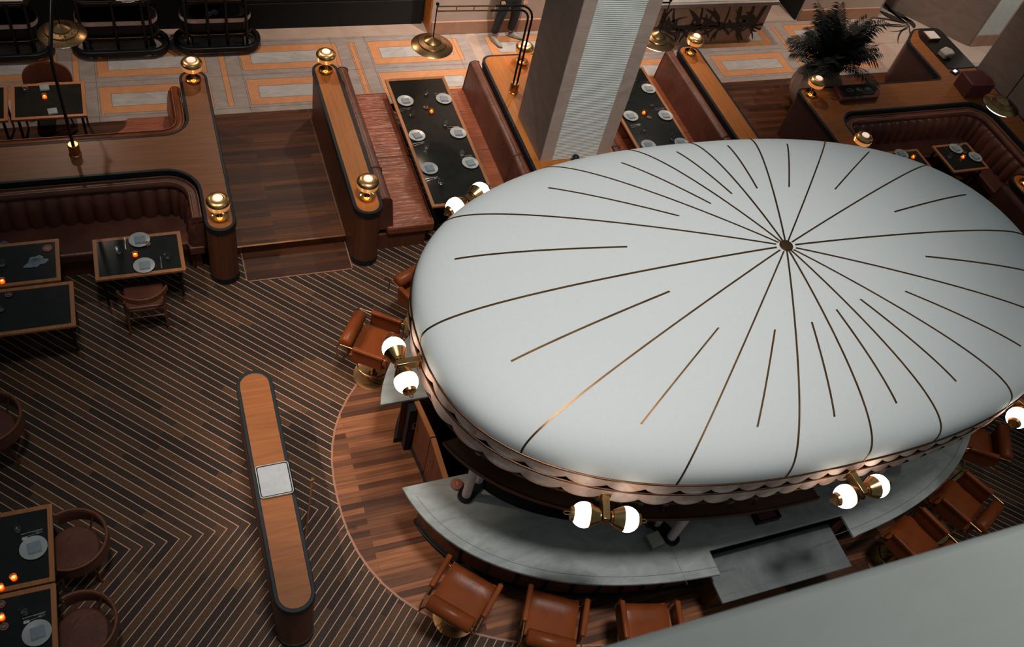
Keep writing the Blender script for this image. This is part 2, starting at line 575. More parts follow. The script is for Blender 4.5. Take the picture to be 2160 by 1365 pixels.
def tag(o, label, cat, group=None):
    o['label'] = label
    o['category'] = cat
    if group:
        o['group'] = group
    return o

def struct(o):
    o['kind'] = 'structure'
    return o

def dup(root, loc, rz=0.0, label=None, group=None, scale=None):
    def cp(o, par):
        c = o.copy()
        COL.objects.link(c)
        c.parent = par
        for ch in list(kids.get(o.name, [])):
            cp(ch, c)
        return c
    kids = {}
    def walk(o):
        kids[o.name] = list(o.children)
        for ch in o.children:
            walk(ch)
    walk(root)
    r = cp(root, None)
    r.location = loc
    r.rotation_euler = (0, 0, rz)
    if scale:
        r.scale = scale
    if label:
        r['label'] = label
    if group:
        r['group'] = group
    return r

class Proto:
    """first call places the thing itself, later calls place copies"""
    def __init__(s, make):
        s.make, s.root = make, None

    def put(s, loc, rz, label, group=None, scale=None):
        if s.root is None:
            s.root = s.make()
            r = s.root
            r.location = loc
            r.rotation_euler = (0, 0, rz)
            if scale:
                r.scale = scale
            r['label'] = label
            if group:
                r['group'] = group
            return r
        return dup(s.root, loc, rz, label, group, scale or tuple((1, 1, 1)))

def arc(cx, cy, r, a0, a1, n=8):
    return [(cx + r * math.cos(math.radians(a0 + (a1 - a0) * i / n)), cy + r * math.sin(math.radians(a0 + (a1 - a0) * i / n))) for i in range(n + 1)]

# =================================================================== THE SETTING
UP = 0.13                                     # the marble level stands one step above the striped floor
CX, CY = 5.95, 4.835                          # centre of the oval bar

def sel(a, b, ph, n=2.4):
    c, s_ = math.cos(ph), math.sin(ph)
    r = (abs(c / a) ** n + abs(s_ / b) ** n) ** (-1 / n)
    return (CX + r * c, CY + r * s_)

def oval(a, b, seg=120, p0=0.0, p1=2 * PI):
    full = abs(p1 - p0 - 2 * PI) < 1e-6
    return [sel(a, b, p0 + (p1 - p0) * i / seg) for i in range(seg if full else seg + 1)]

struct(MB().box(-6, -3, -0.3, 21, 11.78, 0.0).build('floor', M['chevron'], smooth=False))
# the oval of planks round the bar and its brass edge
struct(MB().prism(oval(4.62, 2.66), -0.05, 0.004).build('floor_bar_oval', M['ringdeck'], smooth=False))
struct(MB().ring(oval(4.64, 2.68), oval(4.615, 2.655), 0.0, 0.009).build('trim_1', M['piping'], smooth=False))
# lower tread strip and the raised passage between the partitions
struct(MB().prism(rect(0.80, 8.38, 2.27, 8.95), -0.05, 0.006).build('floor_tread', M['deck'], smooth=False))
b = MB()
for x0, y0, x1, y1 in ((0.785, 8.365, 2.285, 8.38), (0.785, 8.365, 0.80, 8.93), (2.27, 8.365, 2.285, 8.93)):
    b.box(x0, y0, -0.01, x1, y1, 0.010)
struct(b.build('trim_2', M['piping'], smooth=False))
b = MB()
b.box(0.55, 8.93, 0.0, 2.45, 11.78, UP)
b.box(-6, 10.2, 0.0, 0.55, 11.78, UP)
b.box(9.1, 8.6, 0.0, 14.3, 11.78, UP)
struct(b.build('floor_upper', M['deck'], smooth=False))
b = MB()
b.box(0.72, 8.905, 0.0, 2.29, 8.935, UP + 0.004)
b.box(0.73, 8.93, UP - 0.01, 0.742, 11.78, UP + 0.004)
b.box(2.27, 8.93, UP - 0.01, 2.282, 11.78, UP + 0.004)
struct(b.build('trim_3', M['seam'], smooth=False))

# ---- marble floor: one mesh cut into rectangles of different stone
rects = []                                    # (x0, y0, x1, y1, material)  later entries lie over earlier ones
def cell(x0, x1=None):
    x1 = x0 + 1.67 if x1 is None else x1
    for y0, y1 in ((11.965, 12.605), (12.855, 13.50)):
        rects.append((x0, y0, x1, y1, 2))
        rects.append((x0 + 0.17, y0 + 0.165, x1 - 0.17, y1 - 0.18, 3))
for k in range(-3, 3):
    cell(-0.845 + 2.25 * k)
    xs = -1.20 + 2.25 * k
    rects.append((xs, 11.97, xs + 0.085, 13.5, 2))
rects.append((3.325, 12.0, 3.41, 13.5, 2))
for k in range(0, 4):
    cell(5.90 + 2.25 * k)
    xs = 5.90 + 2.25 * k + 1.93
    if k < 3:
        rects.append((xs, 11.97, xs + 0.085, 13.5, 2))
rects.append((5.56, 11.9, 5.74, 13.67, 1))
rects.append((-7, 13.68, 21, 14.8, 1))
rects.append((14.4, 11.9, 21, 13.67, 1))
X0, X1, Y0, Y1 = -7, 21, 11.78, 15.6
rects = [r for r in rects if r[0] > X0 - 0.01]
xs = sorted({X0, X1, *[r[0] for r in rects], *[r[2] for r in rects if r[2] < X1]})
ys = sorted({Y0, Y1, *[r[1] for r in rects], *[r[3] for r in rects]})
fl = MB()
for i in range(len(xs) - 1):
    for j in range(len(ys) - 1):
        mx_, my_ = (xs[i] + xs[i + 1]) / 2, (ys[j] + ys[j + 1]) / 2
        mi = 0
        for r in rects:
            if r[0] < mx_ < r[2] and r[1] < my_ < r[3]:
                mi = r[4]
        fl.add([(xs[i], ys[j], UP), (xs[i + 1], ys[j], UP), (xs[i + 1], ys[j + 1], UP), (xs[i], ys[j + 1], UP)], [(0, 1, 2, 3)], mi)
fl.box(X0, Y0, -0.3, X1, Y1, UP - 0.004, 4)
# fine joints between the stones
JW = 0.007
for r in rects:
    if r[4] in (2, 3):
        for q in ((r[0] - JW, r[1] - JW, r[0], r[3] + JW), (r[2], r[1] - JW, r[2] + JW, r[3] + JW), (r[0], r[1] - JW, r[2], r[1]), (r[0], r[3], r[2], r[3] + JW)):
            fl.add([(q[0], q[1], UP + .0006), (q[2], q[1], UP + .0006), (q[2], q[3], UP + .0006), (q[0], q[3], UP + .0006)], [(0, 1, 2, 3)], 4)
for yy in (11.90, 12.73, 13.62):
    fl.add([(X0, yy, UP + .0005), (X1, yy, UP + .0005), (X1, yy + JW, UP + .0005), (X0, yy + JW, UP + .0005)], [(0, 1, 2, 3)], 4)
for k in range(-2, 7):
    for q in (-1.50 + 2.25 * k, -0.88 + 2.25 * k):
        if q < 5.6:
            fl.add([(q, Y0, UP + .0005), (q + JW, Y0, UP + .0005), (q + JW, 13.67, UP + .0005), (q, 13.67, UP + .0005)], [(0, 1, 2, 3)], 4)
struct(fl.build('floor_marble', [M['greym'], M['pinkm'], M['peachm'], M['palem'], M['joint']], smooth=False))

# ---- walls behind the marble floor
H3 = 4.2
for n_, xa, xb in (('wall_back', 4.87, 8.95), ('wall_back_right', 13.1, 15.25)):
    struct(MB().box(xa, 13.67, UP, xb, 14.6, H3).build(n_, M['wallp'], smooth=False))
    struct(MB().box(xa + .02, 13.63, UP, xb, 13.672, UP + 0.26).build(n_.replace('wall', 'baseboard'), M['basem'], bevel=0.006))
for n_, xa, ya, xb, yb in (('wall_recess_left', -7, 14.07, 4.84, 14.6), ('wall_recess', 8.95, 14.9, 13.1, 15.3), ('wall_recess_right', 15.25, 15.4, 21, 15.6)):
    struct(MB().box(xa, ya, UP, xb, yb, H3).build(n_, M['darkwall'], smooth=False))
b = MB(); b.box(4.84, 13.675, UP, 4.87, 14.6, H3)
struct(b.build('trim_4', M['topwood'], smooth=False))
struct(MB().box(8.95, 13.68, UP, 8.98, 14.9, H3).box(13.06, 13.68, UP, 13.1, 14.9, H3).build('trim_5', M['darkwall'], smooth=False))
struct(MB().box(15.25, 13.67, UP, 15.3, 15.4, H3).build('wall_corner', M['colside'], smooth=False))
# black base unit with grey panels in the left recess
t = thing('black_display_counter', 'long black low counter with grey-green panels in the dark recess behind the marble floor', 'counter', (2.8, 14.0, UP))
MB().box(1.55, 13.98, UP, 4.80, 14.065, UP + 0.50).build('plinth', M['darkwall'], t, off=(2.8, 14.0, UP), bevel=0.01)
for x0, x1 in ((1.62, 2.50), (2.62, 4.15)):
    MB().box(x0, 13.99, UP + 0.56, x1, 14.05, UP + 1.5).build('panel', M['darkpanel'], t, off=(2.8, 14.0, UP), bevel=0.008)
MB().box(1.55, 14.0, UP + 0.50, 4.80, 14.065, UP + 1.6).build('frame', M['blackmetal'], t, off=(2.8, 14.0, UP))

# ---- big square column that rises out of the middle partition
def column(name, x0, y0, x1, y1, z0, z1):
    b = MB()
    b.box(x0, y0, z0, x1, y1, z1, 0)
    e = 0.012
    b.box(x0 + 0.004, y0 - e, z0, x0 + 0.20, y0, z1, 1)
    b.box(x1 - 0.22, y0 - e, z0, x1, y0, z1, 1)
    # ribbed stone strip between the two smooth edges
    k = int((z1 - z0) / 0.030)
    vs, fs = [], []
    for i in range(k * 2 + 1):
        z = z0 + (z1 - z0) * i / (k * 2)
        y = y0 - (0.004 if i % 2 else 0.011)
        vs += [(x0 + 0.20, y, z), (x1 - 0.22, y, z)]
    for i in range(k * 2):
        fs.append((2 * i, 2 * i + 1, 2 * i + 3, 2 * i + 2))
    b.add(vs, fs, 2)
    return struct(b.build(name, [M['colside'], M['colfront'], M['ribbed']], smooth=False))
column('column', 5.24, 9.10, 6.40, 10.13, 0.0, 9.0)
# column at the right with cut corner, and the one behind the right booth
b = MB(); b.prism([(17.05, 12.49), (20.0, 12.49), (20.0, 15), (15.9, 15), (15.9, 13.95)], UP, 9.0)
struct(b.build('column_chamfered', M['colside'], smooth=False))
b = MB(); b.box(17.1, 12.46, UP, 20.0, 12.488, UP + 0.28); 
struct(b.build('baseboard_column', M['basem'], smooth=False))
b = MB(); b.box(17.12, 12.47, UP + 0.29, 17.75, 12.489, 9); b.box(18.0, 12.47, UP + 0.29, 20, 12.489, 9)
struct(b.build('trim_6', M['ribbed'], smooth=False))
b = MB(); b.box(17.75, 12.468, UP + 0.29, 18.0, 12.489, 9)
struct(b.build('trim_7', M['colfront'], smooth=False))
struct(MB().box(15.2, 9.15, 0.0, 16.5, 10.65, 9.0).build('column_side', M['colside'], smooth=False))
# the balcony parapet the photographer leans over
struct(MB().box(-1.2, -2.2, 8.2, 3.6, 0.235, 9.0).build('wall_balcony', M['parapet'], bevel=0.012))
# side walls far outside the view close the hall
struct(MB().box(-7.2, -3, -0.3, -7, 15.6, 7).build('wall_left', M['darkwall'], smooth=False))
struct(MB().box(21, -3, -0.3, 21.2, 15.6, 7).build('wall_right', M['darkwall'], smooth=False))

# =================================================================== PARTITIONS
def partition(label, outline, z0=0.0, top=1.10, grain='topwood', at=None, body='sidewood'):
    cx = sum(p[0] for p in outline) / len(outline) if at is None else at[0]
    cy = sum(p[1] for p in outline) / len(outline) if at is None else at[1]
    o = (cx, cy, z0)
    t = thing('booth_partition', label, 'partition', o)
    MB().prism(inset(outline, 0.012), z0 + 0.08, top - 0.085).build('body', M[body], t, off=o)
    MB().prism(inset(outline, 0.004), z0, z0 + 0.11).build('kick_base', M['black'], t, off=o)
    MB().ring(outline, inset(outline, 0.045), top - 0.095, top).build('edge_band', M['black'], t, off=o, bevel=0.008)
    MB().prism(inset(outline, 0.040), top - 0.05, top - 0.003).build('top_board', M[grain], t, off=o)
    return t

A_out = rpoly([(0.33, 8.36, .19), (0.725, 8.36, .19), (0.725, 11.66, .19), (0.33, 11.66, .19), (0.33, 10.29, .33), (-3.3, 10.29, 0), (-3.3, 9.56, 0), (0.33, 9.56, .42)])
partition('wide oak-topped partition left of the stairs, shaped like a T with two rounded arms', A_out, grain='topwood_x', at=(0.5, 10.0))
B_out = rect(2.285, 8.38, 2.69, 11.70, .2)
partition('long narrow oak-topped partition right of the stairs with a brass lamp at each end', B_out)
C_out = rect(5.09, 8.55, 6.56, 11.69, .18)
partition('broad oak-topped partition between the two long booths, with the square column standing on it', C_out)
D_out = rect(8.81, 8.55, 9.25, 11.71, .2)
partition('narrow oak-topped partition right of the second long booth', D_out)
E_out = rpoly([(10.66, 7.9, .05), (11.13, 7.9, .05), (11.13, 9.61, .36), (14.50, 9.61, .45), (14.50, 7.9, .0), (15.02, 7.9, .0), (15.10, 10.6, 0), (15.10, 11.90, .14), (14.42, 11.90, .12), (14.02, 11.52, .12), (14.02, 10.34, .10), (10.66, 10.34, .12)])
partition('large U-shaped oak-topped partition round the right corner booth', E_out, grain='topwood_x', body='deskpanel')
F_out = rect(13.56, 5.6, 14.02, 7.74, .22)
partition('narrow oak-topped partition with a rounded end at the right edge of the view', F_out)
S_out = rect(0.355, 3.19, 0.765, 6.12, .2)
partition('free-standing narrow oak-topped service stand on the striped floor', S_out, grain='topwood_x')

# =================================================================== BENCHES
def back_profile(z0, top, t=0.15, lean=0.05):
    pr = [(0.0, z0), (t + lean, z0), (t + lean * 0.6, z0 + 0.25)]
    r = 0.05
    for i in range(7):
        g = -0.1 + (PI + 0.1) * i / 6
        pr.append((t * 0.5 + (t * 0.5) * math.cos(g), top - r + r * math.sin(g)))
    pr.append((0.0, top - r))
    return pr

def straight_bench(label, wall_x, y0, y1, side, group=None):
    """bench against a partition whose face is at wall_x; side +1 = seat towards +x"""
    o = (wall_x + side * 0.4, (y0 + y1) / 2, 0.0)
    t = thing('leather_bench', label, 'bench', o, 0, group)
    s = side
    def bx(xa, xb, ya, yb, za, zb):
        return MB().box(min(xa, xb), ya, za, max(xa, xb), yb, zb)
    bx(wall_x + s * .02, wall_x + s * 0.74, y0 + .03, y1 - .06, 0.0, 0.30).build('base', M['sidewood'], t, off=o)
    bx(wall_x + s * .02, wall_x + s * 0.66, y0 + .06, y1 - .1, 0.0, 0.10).build('kick_base', M['black'], t, off=o)
    ym = 10.14
    for a, c in ((y0, ym), (ym + 0.005, y1)):
        b = MB()
        nx, ny = 6, 10
        xa, xb = wall_x + s * 0.14, wall_x + s * 0.86
        for q in (0,):
            pass
        o1 = bx(xa, xb, a, c, 0.30, 0.455).build('seat', M['leather'], t, off=o, bevel=0.035, seg=4)
        pts = rect(min(xa, xb) + .012, a + .012, max(xa, xb) - .012, c - .012, .03)
        MB().tube([(x, y, 0.452) for x, y in pts], 0.005, 6, True).build('piping', M['piping'], o1, off=o)
    # back with a rolled top in two lengths
    for a, c in ((y0 + .04, ym - .8), (ym - .795, y1 - .04)):
        path = [(wall_x, a), (wall_x, c)] if s < 0 else [(wall_x, c), (wall_x, a)]
        bk = MB().sweep(path, back_profile(0.42, 1.03, 0.17, 0.05)).build('backrest', M['darkleather'], t, off=o, bevel=0.02, seg=3)
        MB().tube([(wall_x + s * 0.075, a + .03, 1.033), (wall_x + s * 0.075, c - .03, 1.033)], 0.006, 6).build('piping', M['piping'], bk, off=o)
    return t
G = 'leather benches of the two long booths'
straight_bench('tan leather bench on the left side of the long table, against the narrow partition', 2.695, 8.66, 11.68, 1, G)
straight_bench('tan leather bench on the right side of the long table left of the column', 5.085, 8.66, 11.68, -1, G)
straight_bench('tan leather bench just right of the column, left side of the second long table', 6.565, 8.66, 11.68, 1, G)
straight_bench('dark leather bench right of the second long table, against the far partition', 8.805, 8.66, 11.70, -1, G)

def tufted(path_len_mod, i):
    return 1.0

def curved_banquette(label, path, seat_poly, z0=0.0, top=1.0, channels=True, leather_='darkleather', prof=None, mat_seat='darkleather', per=0.20):
    cx = sum(p[0] for p in path) / len(path); cy = sum(p[1] for p in path) / len(path)
    o = (cx, cy, z0)
    t = thing('curved_banquette', label, 'banquette', o)
    # resample
    pts = [Vector(p) for p in path]
    d = [0]
    for i in range(1, len(pts)):
        d.append(d[-1] + (pts[i] - pts[i - 1]).length)
    step = per / 8 if channels else 0.05
    n = int(d[-1] / step)
    rs, ds = [], []
    for k in range(n + 1):
        q = d[-1] * k / n
        i = max(j for j in range(len(d)) if d[j] <= q + 1e-9)
        i = min(i, len(d) - 2)
        f_ = (q - d[i]) / max(d[i + 1] - d[i], 1e-6)
        p = pts[i].lerp(pts[i + 1], f_)
        rs.append((p.x, p.y)); ds.append(q)
    # channelled lower back
    prof2 = [(0.0, z0 + .40), (0.21, z0 + .40), (0.225, z0 + .50), (0.20, z0 + .72), (0.17, z0 + .86), (0.10, z0 + top - .10), (0.0, z0 + top - .10)]
    md = (lambda i: 0.66 + 0.34 * abs(math.sin(PI * ds[i] / per)) ** 0.5) if channels else None
    MB().sweep(rs, prof2, mod=md).build('backrest', M[leather_], t, off=o, angle=60)
    # plain rolled collar above it
    pr = [(0.0, z0 + top - .12)] + [(0.075 + 0.075 * math.cos(g), z0 + top - .06 + .06 * math.sin(g)) for g in [(-0.9 + (PI + .9) * i / 8) for i in range(9)]]
    MB().sweep(rs, pr).build('top_roll', M[leather_], t, off=o, angle=60)
    for u in (0.02, 0.125):
        pp = MB().sweep(rs, [(u - .004, z0 + top - .015), (u + .004, z0 + top - .015), (u + .004, z0 + top + .004), (u - .004, z0 + top + .004)])
        pp.build('piping', M['piping'], t, off=o)
    MB().prism(seat_poly, z0 + 0.31, z0 + 0.45).build('seat', M[mat_seat], t, off=o, bevel=0.03, seg=3)
    MB().prism(inset(seat_poly, 0.06), z0, z0 + 0.32).build('base', M['sidewood'], t, off=o)
    return t

nw_path = [(-3.2, 9.555), (-0.10, 9.555)] + arc(-0.09, 9.14, 0.415, 88, 2, 10) + [(0.328, 9.10), (0.328, 8.72)]
curved_banquette('dark red channelled leather banquette curving round the left corner booth', nw_path[::-1],
                 rpoly([(-3.2, 8.80, 0), (0.10, 8.80, .05), (0.10, 8.70, .02), (0.31, 8.70, 0), (0.31, 9.2, .2), (0.0, 9.5, .1), (-3.2, 9.53, 0)]), top=1.02)
ne_path = [(11.135, 8.0), (11.135, 9.24)] + arc(11.50, 9.245, 0.36, 178, 92, 8) + [(11.55, 9.605), (14.03, 9.605)] + arc(14.05, 9.16, 0.445, 88, 2, 10) + [(14.495, 9.1), (14.495, 7.9)]
curved_banquette('dark red channelled leather banquette lining the U-shaped right corner booth', ne_path[::-1],
                 rpoly([(11.16, 7.9, 0), (11.70, 7.9, .0), (11.70, 8.95, .1), (13.95, 8.95, .1), (13.95, 7.9, 0), (14.47, 7.9, 0), (14.47, 9.2, .25), (14.1, 9.58, .1), (11.5, 9.58, .2), (11.16, 9.2, .1)]), top=1.02)
f_path = [(13.555, 7.0), (13.555, 7.55)]
up_path = [(-3.2, 10.295), (-0.02, 10.295)] + arc(0.0, 10.62, 0.32, -88, -2, 9) + [(0.325, 10.66), (0.325, 11.36)]
curved_banquette('tan leather banquette facing the marble floor, curving into the left partition arm', up_path,
                 rpoly([(-3.2, 10.32, 0), (0.0, 10.32, .1), (0.30, 10.65, .1), (0.30, 11.30, .04), (-0.50, 11.30, .07), (-0.50, 11.12, .08), (-0.72, 10.92, .1), (-3.2, 10.92, 0)]), z0=UP, top=0.93, channels=False, leather_='leatherx', mat_seat='leather')
# end of the bench that belongs to the partition at the right edge
t = thing('leather_bench_end', 'end of a dark red leather bench against the rounded partition at the right edge', 'bench', (13.3, 6.8, 0))
MB().box(-0.45, -1.1, 0.30, 0.24, 0.75, 0.45).build('seat', M['darkleather'], t, bevel=0.03, seg=3)
MB().box(-0.38, -1.1, 0.0, 0.2, 0.68, 0.31).build('base', M['sidewood'], t)
MB().sweep([(0.255, -1.1), (0.255, 0.78)], back_profile(0.42, 1.02, 0.17, 0.05)).build('backrest', M['darkleather'], t, bevel=0.02)

# =================================================================== THE OVAL BAR
CA, CB, ZR, CH = 3.922, 2.217, 3.0, 0.72
def dome_pt(ph, s, lift=0.0):
    x, y = sel(CA, CB, ph)
    return (CX + (x - CX) * s, CY + (y - CY) * s, ZR + CH * max(1 - s ** 1.371, 0.0) ** (1 / 2.952) + lift)

can = thing('bar_canopy', 'huge pale grey oval canopy with bronze radial seams over the bar', 'canopy', (CX, CY, ZR))
co = (CX, CY, ZR)
NS, NR = 160, 44
svals = [1 - (1 - i / NR) ** 2.6 for i in range(NR + 1)]
b = MB()
vs = [dome_pt(0, 0.0)]
for s_ in svals[1:]:
    for k in range(NS):
        vs.append(dome_pt(2 * PI * k / NS, s_))
fs = [(0, 1 + k, 1 + (k + 1) % NS) for k in range(NS)]
for i in range(NR - 1):
    for k in range(NS):
        a = 1 + i * NS + k; c = 1 + i * NS + (k + 1) % NS
        fs.append((a, a + NS, c + NS, c))
b.add(vs, fs)
b.build('dome', M['dome'], can, off=co, angle=80)

def seam(ph, s0, s1, wd=0.0095):
    """flat bronze strip lying on the dome along one ray"""
    n = 40
    vs, fs = [], []
    e = 1e-3
    for i in range(n + 1):
        u = i / n
        s_ = s0 + (s1 - s0) * (1 - (1 - u) ** (2.0 if s1 > .98 else 1.0))
        p = Vector(dome_pt(ph, s_)); q = Vector(dome_pt(ph + e, s_)); r = Vector(dome_pt(ph, min(s_ + 1e-3, 1)))
        if s_ < 0.02:
            q = p + Vector((-math.sin(ph), math.cos(ph), 0))
        td = (q - p).normalized()
        if (r - p).length < 1e-6:
            r = p + Vector((0, 0, -1))
        nn = (r - p).normalized().cross(td).normalized()
        if nn.z < -0.01:
            nn = -nn
        out = Vector((p.x - CX, p.y - CY, 0)).normalized()
        if nn.dot(out) < 0:
            nn = -nn
        for sg, lf in ((-1, -.002), (-1, .006), (1, .006), (1, -.002)):
            vs.append(p + td * sg * wd + nn * lf)
    for i in range(n):
        for j in range(4):
            fs.append((i * 4 + j, i * 4 + (j + 1) % 4, i * 4 + 4 + (j + 1) % 4, i * 4 + 4 + j))
    fs += [(0, 1, 2, 3), (n * 4 + 3, n * 4 + 2, n * 4 + 1, n * 4)]
    MB().add(vs, fs).build('roof_seam', M['seam'], can, off=co, angle=50)
short = {0.5: (.44, .86), 1.5: (.46, .84), 2.5: (.45, .86), 3.5: (.42, .86), 4.5: (.36, .84), 5.5: (.38, .85), 6.5: (.42, .85), 7.5: (.44, .85),
         8.5: (.45, .86), 9.5: (.40, .86), 10.5: (.45, .90), 11.5: (.36, .80), 12.5: (.36, .80), 13.5: (.40, .82), 14.5: (.42, .84), 15.5: (.42, .84)}
for k in range(16):
    seam(PI / 4 - k * PI / 8, 0.03, 1.0)
    a, c = short[k + .5]
    # short seams lie half way between the long ones
    seam(PI / 4 - (k + .5) * PI / 8, a, c)
MB().lathe([(0.072, -.01), (0.075, 0.012), (0.068, 0.022), (0.0001, 0.024)], (CX, CY, ZR + CH), 28).build('hub_cap', M['seam'], can, off=co)

def trim_ring(ka, kb, z, r, name, mat):
    MB().tube([(x, y, z) for x, y in oval(ka, kb, 140)], r, 8, True).build(name, mat, can, off=co)
trim_ring(CA + .004, CB + .004, ZR - 0.004, 0.012, 'rim_trim', M['copper'])
trim_ring(CA - .002, CB - .002, ZR - 0.195, 0.014, 'middle_trim', M['copper'])
trim_ring(CA - .020, CB - .020, ZR - 0.415, 0.011, 'lower_trim', M['copper'])
def scallops(z0, z1, inn, n, name):
    """row of stone shells with rounded lower lips"""
    seg = n * 10
    vs, fs = [], []
    for i in range(seg + 1):
        ph = 2 * PI * i / seg
        lip = abs(math.sin(PI * i / 10)) ** 0.7
        blg = abs(math.sin(PI * i / 10)) ** 0.8 * 0.022
        for j, (f_, o_) in enumerate(((0, 0.0), (0.35, 0.6), (0.75, 1.0), (1.0, 0.85))):
            z = z1 + (z0 + (z1 - z0) * 0.27 * (1 - lip) - z1) * f_
            x, y = sel(CA - inn + blg * o_, CB - inn + blg * o_, ph)
            vs.append((x, y, z))
    for i in range(seg):
        for j in range(3):
            fs.append((i * 4 + j, i * 4 + 4 + j, i * 4 + 5 + j, i * 4 + 1 + j))
    MB().add(vs, fs).build(name, M['alabaster'], can, off=co, angle=30)
scallops(ZR - .182, ZR - .012, 0.014, 62, 'upper_scallops')
scallops(ZR - .405, ZR - .208, 0.018, 62, 'lower_scallops')
b = MB().ring(oval(CA - .032, CB - .032, 120), oval(CA - .07, CB - .07, 120), ZR - .42, ZR - .01)
b.build('copper_backing', M['copper'], can, off=co)
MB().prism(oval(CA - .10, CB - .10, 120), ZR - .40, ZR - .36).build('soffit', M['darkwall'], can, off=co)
# open shelf ring for the glasses, hung below the band, with its end at the left
ZS = 2.0
p0, p1 = math.radians(189), math.radians(272)
def ell(a, b, t):
    return sel(a, b, t, 2.2)
def ellr(a, b, n=90):
    return [ell(a, b, p0 + (p1 - p0) * i / n) for i in range(n + 1)]
rk = MB().ring(ellr(3.82, 2.12), ellr(3.38, 1.68), ZS - .03, ZS, closed=False)
rk.build('glass_shelf', M['shelfwood'], can, off=co)
MB().ring(ellr(3.832, 2.132), ellr(3.816, 2.116), ZS - .04, ZS + .02, closed=False).build('shelf_rim', M['copper'], can, off=co)
for k in range(12):
    t_ = p0 + (p1 - p0) * (k + .5) / 12
    x, y = ell(3.42, 1.72, t_)
    MB().tube([(x, y, ZS), (x, y, ZR - .38)], 0.008, 6).build('shelf_hanger', M['brassdk'], can, off=co)
# pairs of white posts that carry the canopy on the counter
for (xa, ya), (xb, yb) in (((2.57, 4.06), (2.76, 4.20)), ((4.70, 3.02), (4.60, 3.22)), ((7.30, 3.0), (7.38, 3.2)), ((9.15, 4.1), (9.0, 4.25))):
    for x, y in ((xa, ya), (xb, yb)):
        MB().tube([(x, y, 1.03), (x, y, ZR - .38)], 0.052, 18).build('support_post', M['ceramic'], can, off=co)
    d = Vector((xb - xa, yb - ya)).normalized() * 0.04
    nrm = Vector((-d.y, d.x)).normalized() * 0.088
    pa, pb = Vector((xa, ya)) - d, Vector((xb, yb)) + d
    poly = rpoly([(*(pa - nrm - d * 1.5), .08), (*(pb - nrm + d * 1.5), .08), (*(pb + nrm + d * 1.5), .08), (*(pa + nrm - d * 1.5), .08)])
    MB().prism(poly, 1.0, 1.035).build('post_foot', M['blackmetal'], can, off=co, bevel=0.005)

# ---- counter: a C-shaped ring, open to the west, notched on the south for the low slab
KA, KB = 4.09, 2.375
def counter_outline(d0=0.0, d1=0.72, gap0=4.32, gap1=5.43):
    a, c = KA - d0, KB - d0
    out = []
    n = 400
    start = min(range(n), key=lambda i: abs(sel(a, c, PI + i * PI / 2 / n)[1] - gap0))
    ph0 = PI + start * PI / 2 / n
    end = min(range(n), key=lambda i: abs(sel(a, c, PI - i * PI / 2 / n)[1] - gap1))
    ph1 = 3 * PI - end * PI / 2 / n
    notch = False
    for i in range(161):
        ph = ph0 + (ph1 - ph0) * i / 160
        x, y = sel(a, c, ph)
        if y < CY and 5.09 + d0 * .2 < x < 6.94 - d0 * .2:
            if not notch:
                out += [(5.09, sel(a, c, 3 * PI / 2)[1] + 0.02), (5.09, 2.77 + d0 * .3), (6.94, 2.77 + d0 * .3), (6.94, sel(a, c, 3 * PI / 2)[1] + .02)]
                notch = True
            continue
        out.append((x, y))
    a, c = KA - d1, KB - d1
    inn = []
    start = min(range(n), key=lambda i: abs(sel(a, c, PI + i * PI / 2 / n)[1] - gap0 - .01))
    end = min(range(n), key=lambda i: abs(sel(a, c, PI - i * PI / 2 / n)[1] - gap1 + .01))
    q0, q1 = PI + start * PI / 2 / n, 3 * PI - end * PI / 2 / n
    for i in range(121):
        inn.append(sel(a, c, q1 + (q0 - q1) * i / 120))
    return out + inn
ct = thing('bar_counter', 'oval grey marble bar counter under the canopy, open at its left end', 'counter', (CX, CY, 0))
o0 = (CX, CY, 0)
MB().prism(counter_outline(), 0.955, 1.0).build('worktop', M['counter'], ct, off=o0, bevel=0.008)
MB().prism(counter_outline(0.25, 0.66), 0.10, 0.955).build('front_panel', M['sidewood'], ct, off=o0)
MB().prism(counter_outline(0.22, 0.68), 0.0, 0.105).build('kick_base', M['black'], ct, off=o0)
for k in range(0, 64):
    ph = PI + .32 + (2 * PI - .5) * k / 64
    x, y = sel(KA - .235, KB - .235, ph)
    if y < CY and 4.9 < x < 7.1:
        continue
    MB().tube([(x, y, 0.10), (x, y, 0.94)], 0.02, 5).build('front_slat', M['black'], ct, off=o0)
rp = [(x, y, 0.20) for x, y in oval(KA - .17, KB - .17, 60, math.radians(190), math.radians(258))]
MB().tube(rp, 0.014, 7).build('foot_rail', M['blackmetal'], ct, off=o0)
b = MB()
for g0, g1 in ((189.5, 256.5), (283, 350)):
    a_ = oval(KA - .085, KB - .085, 60, math.radians(g0), math.radians(g1))
    c_ = oval(KA - .091, KB - .091, 60, math.radians(g0), math.radians(g1))
    b.ring(a_, c_, 1.0, 1.0012, closed=False)
b.build('edge_line', M['line'], ct, off=o0)
MB().box(4.655, 2.47, 0.999, 4.659, 3.1, 1.0009).build('stone_joint', M['line'], ct, off=o0)

sl = thing('low_counter_slab', 'lower dark marble slab pushed out from the front of the bar counter', 'counter', (6.0, 2.5, 0))
MB().box(5.10, 2.235, 0.705, 6.90, 2.825, 0.745).build('worktop', M['slab'], sl, off=(6.0, 2.5, 0), bevel=0.006)
MB().box(5.25, 2.42, 0.0, 6.78, 2.80, 0.705).build('base', M['sidewood'], sl, off=(6.0, 2.5, 0))
MB().box(5.13, 2.31, 0.745, 6.87, 2.315, 0.7464).build('edge_line', M['line'], sl, off=(6.0, 2.5, 0))

